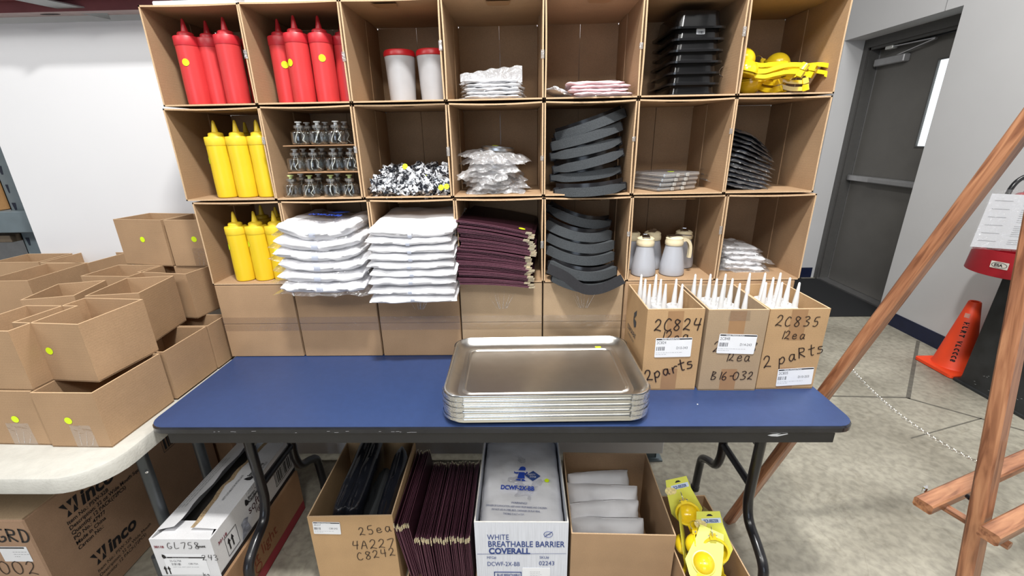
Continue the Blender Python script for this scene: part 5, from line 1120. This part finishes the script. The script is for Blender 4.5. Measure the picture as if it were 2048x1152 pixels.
text(t, 'Red', .022, INK, FS_, .480, .395); b = MB(); barcode(b, .47, .30, .13, .055, 24, 9); part('barcode', b, INK, t, M=FS_ @ Matrix.Translation((0, 0, .0006))); part('barcode_frame', MB().tube([(.462, .292, 0), (.608, .292, 0), (.608, .363, 0), (.462, .363, 0)], .001, 4, closed=True), INK, t, M=FS_)
FF = frame((0, -.0006, 0), (1, 0, 0), (0, 0, 1)); hand(t, '5-GRD', .048, FF, .405, .365, w=.0055, m_=INK, seed=51, pitch=.74); hand(t, '002', .050, FF, .42, .235, w=.003, seed=53)
sl = part('stock_label', MB().poly(rrect(.495, .317, .085, .058, .002, 2), .0004), PAPER, t, M=FF); part('header_bar', MB().poly([(.455, .339), (.53, .339), (.53, .344), (.455, .344)]), INK, sl, M=Matrix.Translation((0, 0, .0007))); b = MB(); lines(b, .49, .325, .04, 3, .009, .0012, 5); part('small_print', b, INKG, sl, M=Matrix.Translation((0, 0, .0007)))
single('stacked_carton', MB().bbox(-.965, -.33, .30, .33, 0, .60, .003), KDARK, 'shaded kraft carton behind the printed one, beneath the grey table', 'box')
single('dark_post', MB().tube([(-.16, -.32, 0), (-.16, -.32, .20)], .014, 10), GL_, 'dark tube foot between the printed carton and the white lamp oil carton', 'tube')
# ------------------------------------------------------------------ right: oak easel, cone, extinguisher stand
def oak_mat():
    m = bpy.data.materials.new('oak'); m.use_nodes = True; N, L = nodes(m); b = N['Principled BSDF']; b.inputs['Roughness'].default_value = .42; b.inputs['Coat Weight'].default_value = .25
    tc = N.new('ShaderNodeTexCoord'); mp = N.new('ShaderNodeMapping'); mp.inputs['Scale'].default_value = (26, 26, 2.2); L.new(tc.outputs['Object'], mp.inputs[0])
    n = N.new('ShaderNodeTexNoise'); n.inputs['Scale'].default_value = 3; n.inputs['Detail'].default_value = 7; n.inputs['Distortion'].default_value = .8; L.new(mp.outputs[0], n.inputs[0])
    r = N.new('ShaderNodeValToRGB'); e = r.color_ramp.elements; e[0].position = .33; e[0].color = (.17, .062, .028, 1); e[1].position = .68; e[1].color = (.46, .22, .11, 1); k = e.new(.5); k.color = (.34, .145, .07, 1)
    L.new(n.outputs[0], r.inputs[0]); L.new(r.outputs[0], b.inputs['Base Color']); bp = N.new('ShaderNodeBump'); bp.inputs['Strength'].default_value = .15; bp.inputs['Distance'].default_value = .002; L.new(n.outputs[0], bp.inputs['Height']); L.new(bp.outputs[0], b.inputs['Normal']); return m
OAK = oak_mat()
def beam(name, a, b, w_, h_, side, parent, ch=.004):
    "chamfered wooden member whose long axis is its local z"
    a = Vector(a); b = Vector(b); z_ = (b-a); L_ = z_.length; z_.normalize(); x = Vector(side); x = (x-z_*x.dot(z_)).normalized(); y = z_.cross(x)
    M = Matrix(((x.x, y.x, z_.x, a.x), (x.y, y.y, z_.y, a.y), (x.z, y.z, z_.z, a.z), (0, 0, 0, 1)))
    sec = [(-w_/2+ch, -h_/2), (w_/2-ch, -h_/2), (w_/2, -h_/2+ch), (w_/2, h_/2-ch), (w_/2-ch, h_/2), (-w_/2+ch, h_/2), (-w_/2, h_/2-ch), (-w_/2, -h_/2+ch)]
    return part(name, MB().loft([[(p, q, 0) for p, q in sec], [(p, q, L_) for p, q in sec]], True), OAK, parent, M=M)
t = thing('easel', 'oak A-frame easel with a ledge, standing at the right of the blue table', 'easel')
D = Vector((.93, .36, 0)).normalized(); NN = Vector((-.375, .927, 0)).normalized()
F0 = Vector((2.088, -.62, 0)); AP = Vector((2.065, -.40, 1.50)); R0_ = Vector((1.832, .004, 0))
AP2 = AP+(AP-F0)*.10
beam('leg', F0, AP2, .040, .030, D, t); beam('leg', F0+D*.62, AP2+D*.60, .040, .030, D, t)
RA = AP+NN*.03+Vector((.012, 0, 0)); beam('leg', R0_, RA+(RA-R0_)*.08, .040, .030, D, t)
beam('top_rail', AP+Vector((0, 0, -.03)), AP+D*.60+Vector((0, 0, -.03)), .02, .05, (0, 0, 1), t)
def onleg(z_): k = z_/AP.z; return F0+(AP-F0)*k
zt1 = .590; pL = onleg(zt1)
b1 = beam('ledge_bar', pL+NN*.085-D*.032+Vector((0, 0, -.030)), pL+NN*.085+D*.80+Vector((0, 0, -.03)), .040, .026, NN, t)
b2 = beam('ledge_bar', pL-NN*.040-D*.062+Vector((0, 0, .015)), pL-NN*.040+D*.80+Vector((0, 0, .015)), .036, .028, NN, t)
beam('ledge_arm', pL+D*.036-NN*.05+Vector((0, 0, -.046)), pL+D*.036+NN*.10+Vector((0, 0, -.046)), .018, .018, D, t)
for p in (pL+NN*.04+D*.03+Vector((0, 0, .02)), pL-NN*.058+D*.10): part('bolt', MB().lathe([(.006, 0), (.006, .008), (.003, .010)], 10), BLACKM, t, M=Matrix.Translation(p) @ Matrix.Rotation(radians(90), 4, 'X'))
part('wing_nut', MB().box(-.014, .014, -.002, .002, 0, .010).lathe([(.005, -.004), (.005, .012)], 10), CHROME, t, M=Matrix.Translation(pL+NN*.113+D*.028+Vector((0, 0, -.030))) @ Matrix.Rotation(.6, 4, 'Z'))
# chain
c0 = R0_+(RA-R0_)*.285; c0 = at(1703, 738, 1, c0.y); c1 = onleg(.72)+NN*.02
P = []
NL = 46
for i in range(NL+1):
    u = i/NL; p = c0.lerp(c1, u); p = p+Vector((0, 0, -.026*4*u*(1-u))); P.append(p)
ch = tag(link('chain', None), 'thin bright chain linking the rear and front legs of the oak easel', 'chain')
lk = mesh('link', MB().tube([(.0085*cos(a), .0036*sin(a), 0) for a in [i*2*pi/10 for i in range(10)]], .0008, 5, closed=True), mat('chain_bright', (.72, .70, .64), .25, .9, var=.05), 60)
for i in range(NL):
    d = (P[i+1]-P[i]).normalized(); s_ = Vector((0, 0, 1)) if i % 2 else d.cross(Vector((0, 0, 1))); n_ = d.cross(s_).normalized(); s_ = n_.cross(d)
    m_ = (P[i]+P[i+1])/2; k = (P[i+1]-P[i]).length/.0148
    link('link', lk, ch, M=Matrix(((d.x*k, s_.x, n_.x, m_.x), (d.y*k, s_.y, n_.y, m_.y), (d.z*k, s_.z, n_.z, m_.z), (0, 0, 0, 1))))
# traffic cone
ORG = mat('cone_orange', (.95, .075, .018), .5, var=.05, scale=10)
cx, cy = 3.775, 1.185
t = thing('traffic_cone', 'orange traffic cone with black hand lettering, between wall and black stand', 'cone', (cx, cy, 0))
part('base', MB().loft([[(a, b, .004) for a, b in rrect(0, 0, .262, .262, .02, 3)], [(a, b, .022) for a, b in rrect(0, 0, .262, .262, .02, 3)], [(a, b, .030) for a, b in rrect(0, 0, .235, .235, .05, 3)]], True), ORG, t)
part('cone_body', MB().lathe([(.108, .028), (.100, .040), (.030, .455), (.026, .460), (.020, .458), (.019, .44)], 30, caps=False), ORG, t, smooth=40)
def on_cone(az, z_): r_ = .1005-(z_-.04)*.1687+.0010; return Vector((r_*cos(az), r_*sin(az), z_))
az = radians(218)
for i, ch_ in enumerate('HURT'): 
    z_ = .335-i*.026; p = on_cone(az, z_); out = Vector((cos(az), sin(az), .17)).normalized(); side = Vector((0, 0, -1)); F = frame(p, side, out.cross(side)); text(t, ch_, .030, INK, frame(p-Vector((0, 0, 0)), side, out.cross(side)), 0, -.010, bold=.0018)
for i, ch_ in enumerate('VLOGG8'):
    z_ = .215-i*.024; p = on_cone(az, z_); out = Vector((cos(az), sin(az), .17)).normalized(); side = Vector((0, 0, -1)); text(t, ch_, .030, INK, frame(p, side, out.cross(side)), 0, -.010, bold=.0018)
p = on_cone(az-.2, .375); out = Vector((cos(az-.2), sin(az-.2), .17)).normalized(); part('worn_sticker', MB().poly([(-.012, -.014), (.012, -.014), (.012, .014), (-.012, .014)]), mat('sticker_worn', (.75, .35, .28), .6), t, M=frame(p+out*.001, out.cross(Vector((0, 0, 1)))*-1, (0, 0, 1)))
# black stand with red collar and extinguisher
BST = mat('stand_black', (.022, .024, .026), .45, var=.35, scale=14)
t = thing('extinguisher_stand', 'black weighted pedestal with a red tub on top, right of the orange cone', 'stand', (3.785, .822, 0))
def sq(w_, d_, z_, r=.02): return [(a, b, z_) for a, b in rrect(0, 0, w_, d_, r, 3)]
part('pedestal', MB().loft([sq(.25, .42, .018), sq(.25, .40, .05), sq(.24, .36, .70), sq(.23, .34, .705)], True), BST, t, smooth=30)
part('foot_plate', MB().loft([sq(.265, .47, 0), sq(.265, .47, .014), sq(.25, .45, .018)], True), BST, t)
rt = random.Random(9)
for k in range(10): part('scrape', MB().poly([(0, 0), (.012, .002), (.010, .005)]), mat('scrape_pale', (.30, .31, .31), .6, var=0), t, M=frame((-.1255-.0012, rt.uniform(-.15, .15), rt.uniform(.04, .22)), (0, -1, rt.uniform(-.5, .5)), (0, 0, 1)))
part('red_tub', MB().lathe([(.205, .708), (.212, .711), (.205, .80), (.200, .84), (.190, .84), (.190, .73), (.02, .728)], 40, c=(-.075, .143, 0)), mat('tub_red', (.33, .012, .020), .35, var=.05), t, smooth=40)
az = radians(200); pc = Vector((.2085*cos(az)-.075, .2085*sin(az)+.143, .775)); out = Vector((cos(az), sin(az), 0))
lb = part('oval_label', MB().poly(rrect(0, 0, .070, .036, .002, 2), .0004), mat('label_cream', (.70, .66, .60), .6), t, M=frame(pc+out*.002, Vector((0, 0, 1)).cross(out), (0, 0, 1)))
part('oval_line', MB().tube([(.030*cos(a), .014*sin(a), 0) for a in [i*2*pi/18 for i in range(18)]], .0012, 4, closed=True), INK, lb, M=Matrix.Translation((0, 0, .001))); link('lettering', text_mesh('ESA', .020, INK, bold=.0008), lb, M=Matrix.Translation((-.020, -.007, .001)))
t = thing('fire_extinguisher', 'dark red fire extinguisher with black hose standing in the red tub', 'extinguisher', (3.62, .97, .730))
part('cylinder', MB().lathe([(.078, 0), (.082, .005), (.082, .34), (.070, .38), (.040, .405), (.024, .41), (.022, .43)], 30), mat('cylinder_red', (.30, .010, .018), .25, var=.04, coat=.5), t, smooth=40)
v = part('valve', MB().lathe([(.020, .43), (.020, .465), (.012, .47)], 14).box(-.012, .012, -.02, .05, .465, .49), CHROME, t)
part('grip', MB().bar([(0, -.02, .49), (0, -.09, .50), (0, -.13, .485)], .024, .008).bar([(0, -.02, .475), (0, -.10, .462)], .024, .006), BLACKM, v)
hs_ = smooth_poly([(-.02, .46), (-.08, .50), (-.14, .47), (-.165, .40), (-.160, .30)], 5); part('hose', MB().tube([(a, -.05, c) for a, c in hs_], .011, 10), BLACKP, t, smooth=60)
part('pull_tag', MB().poly([(0, 0), (.06, .02), (.065, .045), (.01, .03)]), mat('tag_yellow', (.80, .70, .05), .5), t, M=frame((-.14, -.13, .345), (1, .3, .3), (0, 0, 1)))
# paper sheet in a clear sleeve hanging in front of it
A_ = at(1957, 388, 1, .60); B_ = at(2050, 392, 1, .56); C_ = at(1940, 493, 1, .60)
ux = (B_-A_); uy = (A_-C_); t = thing('paper_notice', 'printed white sheet in a clear sleeve hanging on the fire extinguisher', 'paper', M=frame(C_, ux, uy)); w_, h_ = .235, uy.length
part('sheet', MB().poly([(0, 0), (w_, 0), (w_, h_), (0, h_)]), PAPER, t); part('sleeve', MB().poly([(-.006, -.008), (w_+.006, -.008), (w_+.006, h_+.02), (-.006, h_+.02)]), FILMT, t, M=Matrix.Translation((0, 0, .002)))
b = MB(); rt = random.Random(2)
for k in range(30):
    if k in (3, 11, 18, 23): continue
    y_ = h_-.03-k*.0088
    if y_ < .02: break
    b.poly([(w_*.52, y_), (w_*(.75+.2*rt.random()), y_), (w_*(.75+.2*rt.random()), y_+.0022), (w_*.52, y_+.0022)])
    if k % 4 == 0: b.poly([(w_*.08, y_), (w_*.35, y_), (w_*.35, y_+.0025), (w_*.08, y_+.0025)])
part('print_lines', b, INKL, t, M=Matrix.Translation((0, 0, .0008)))
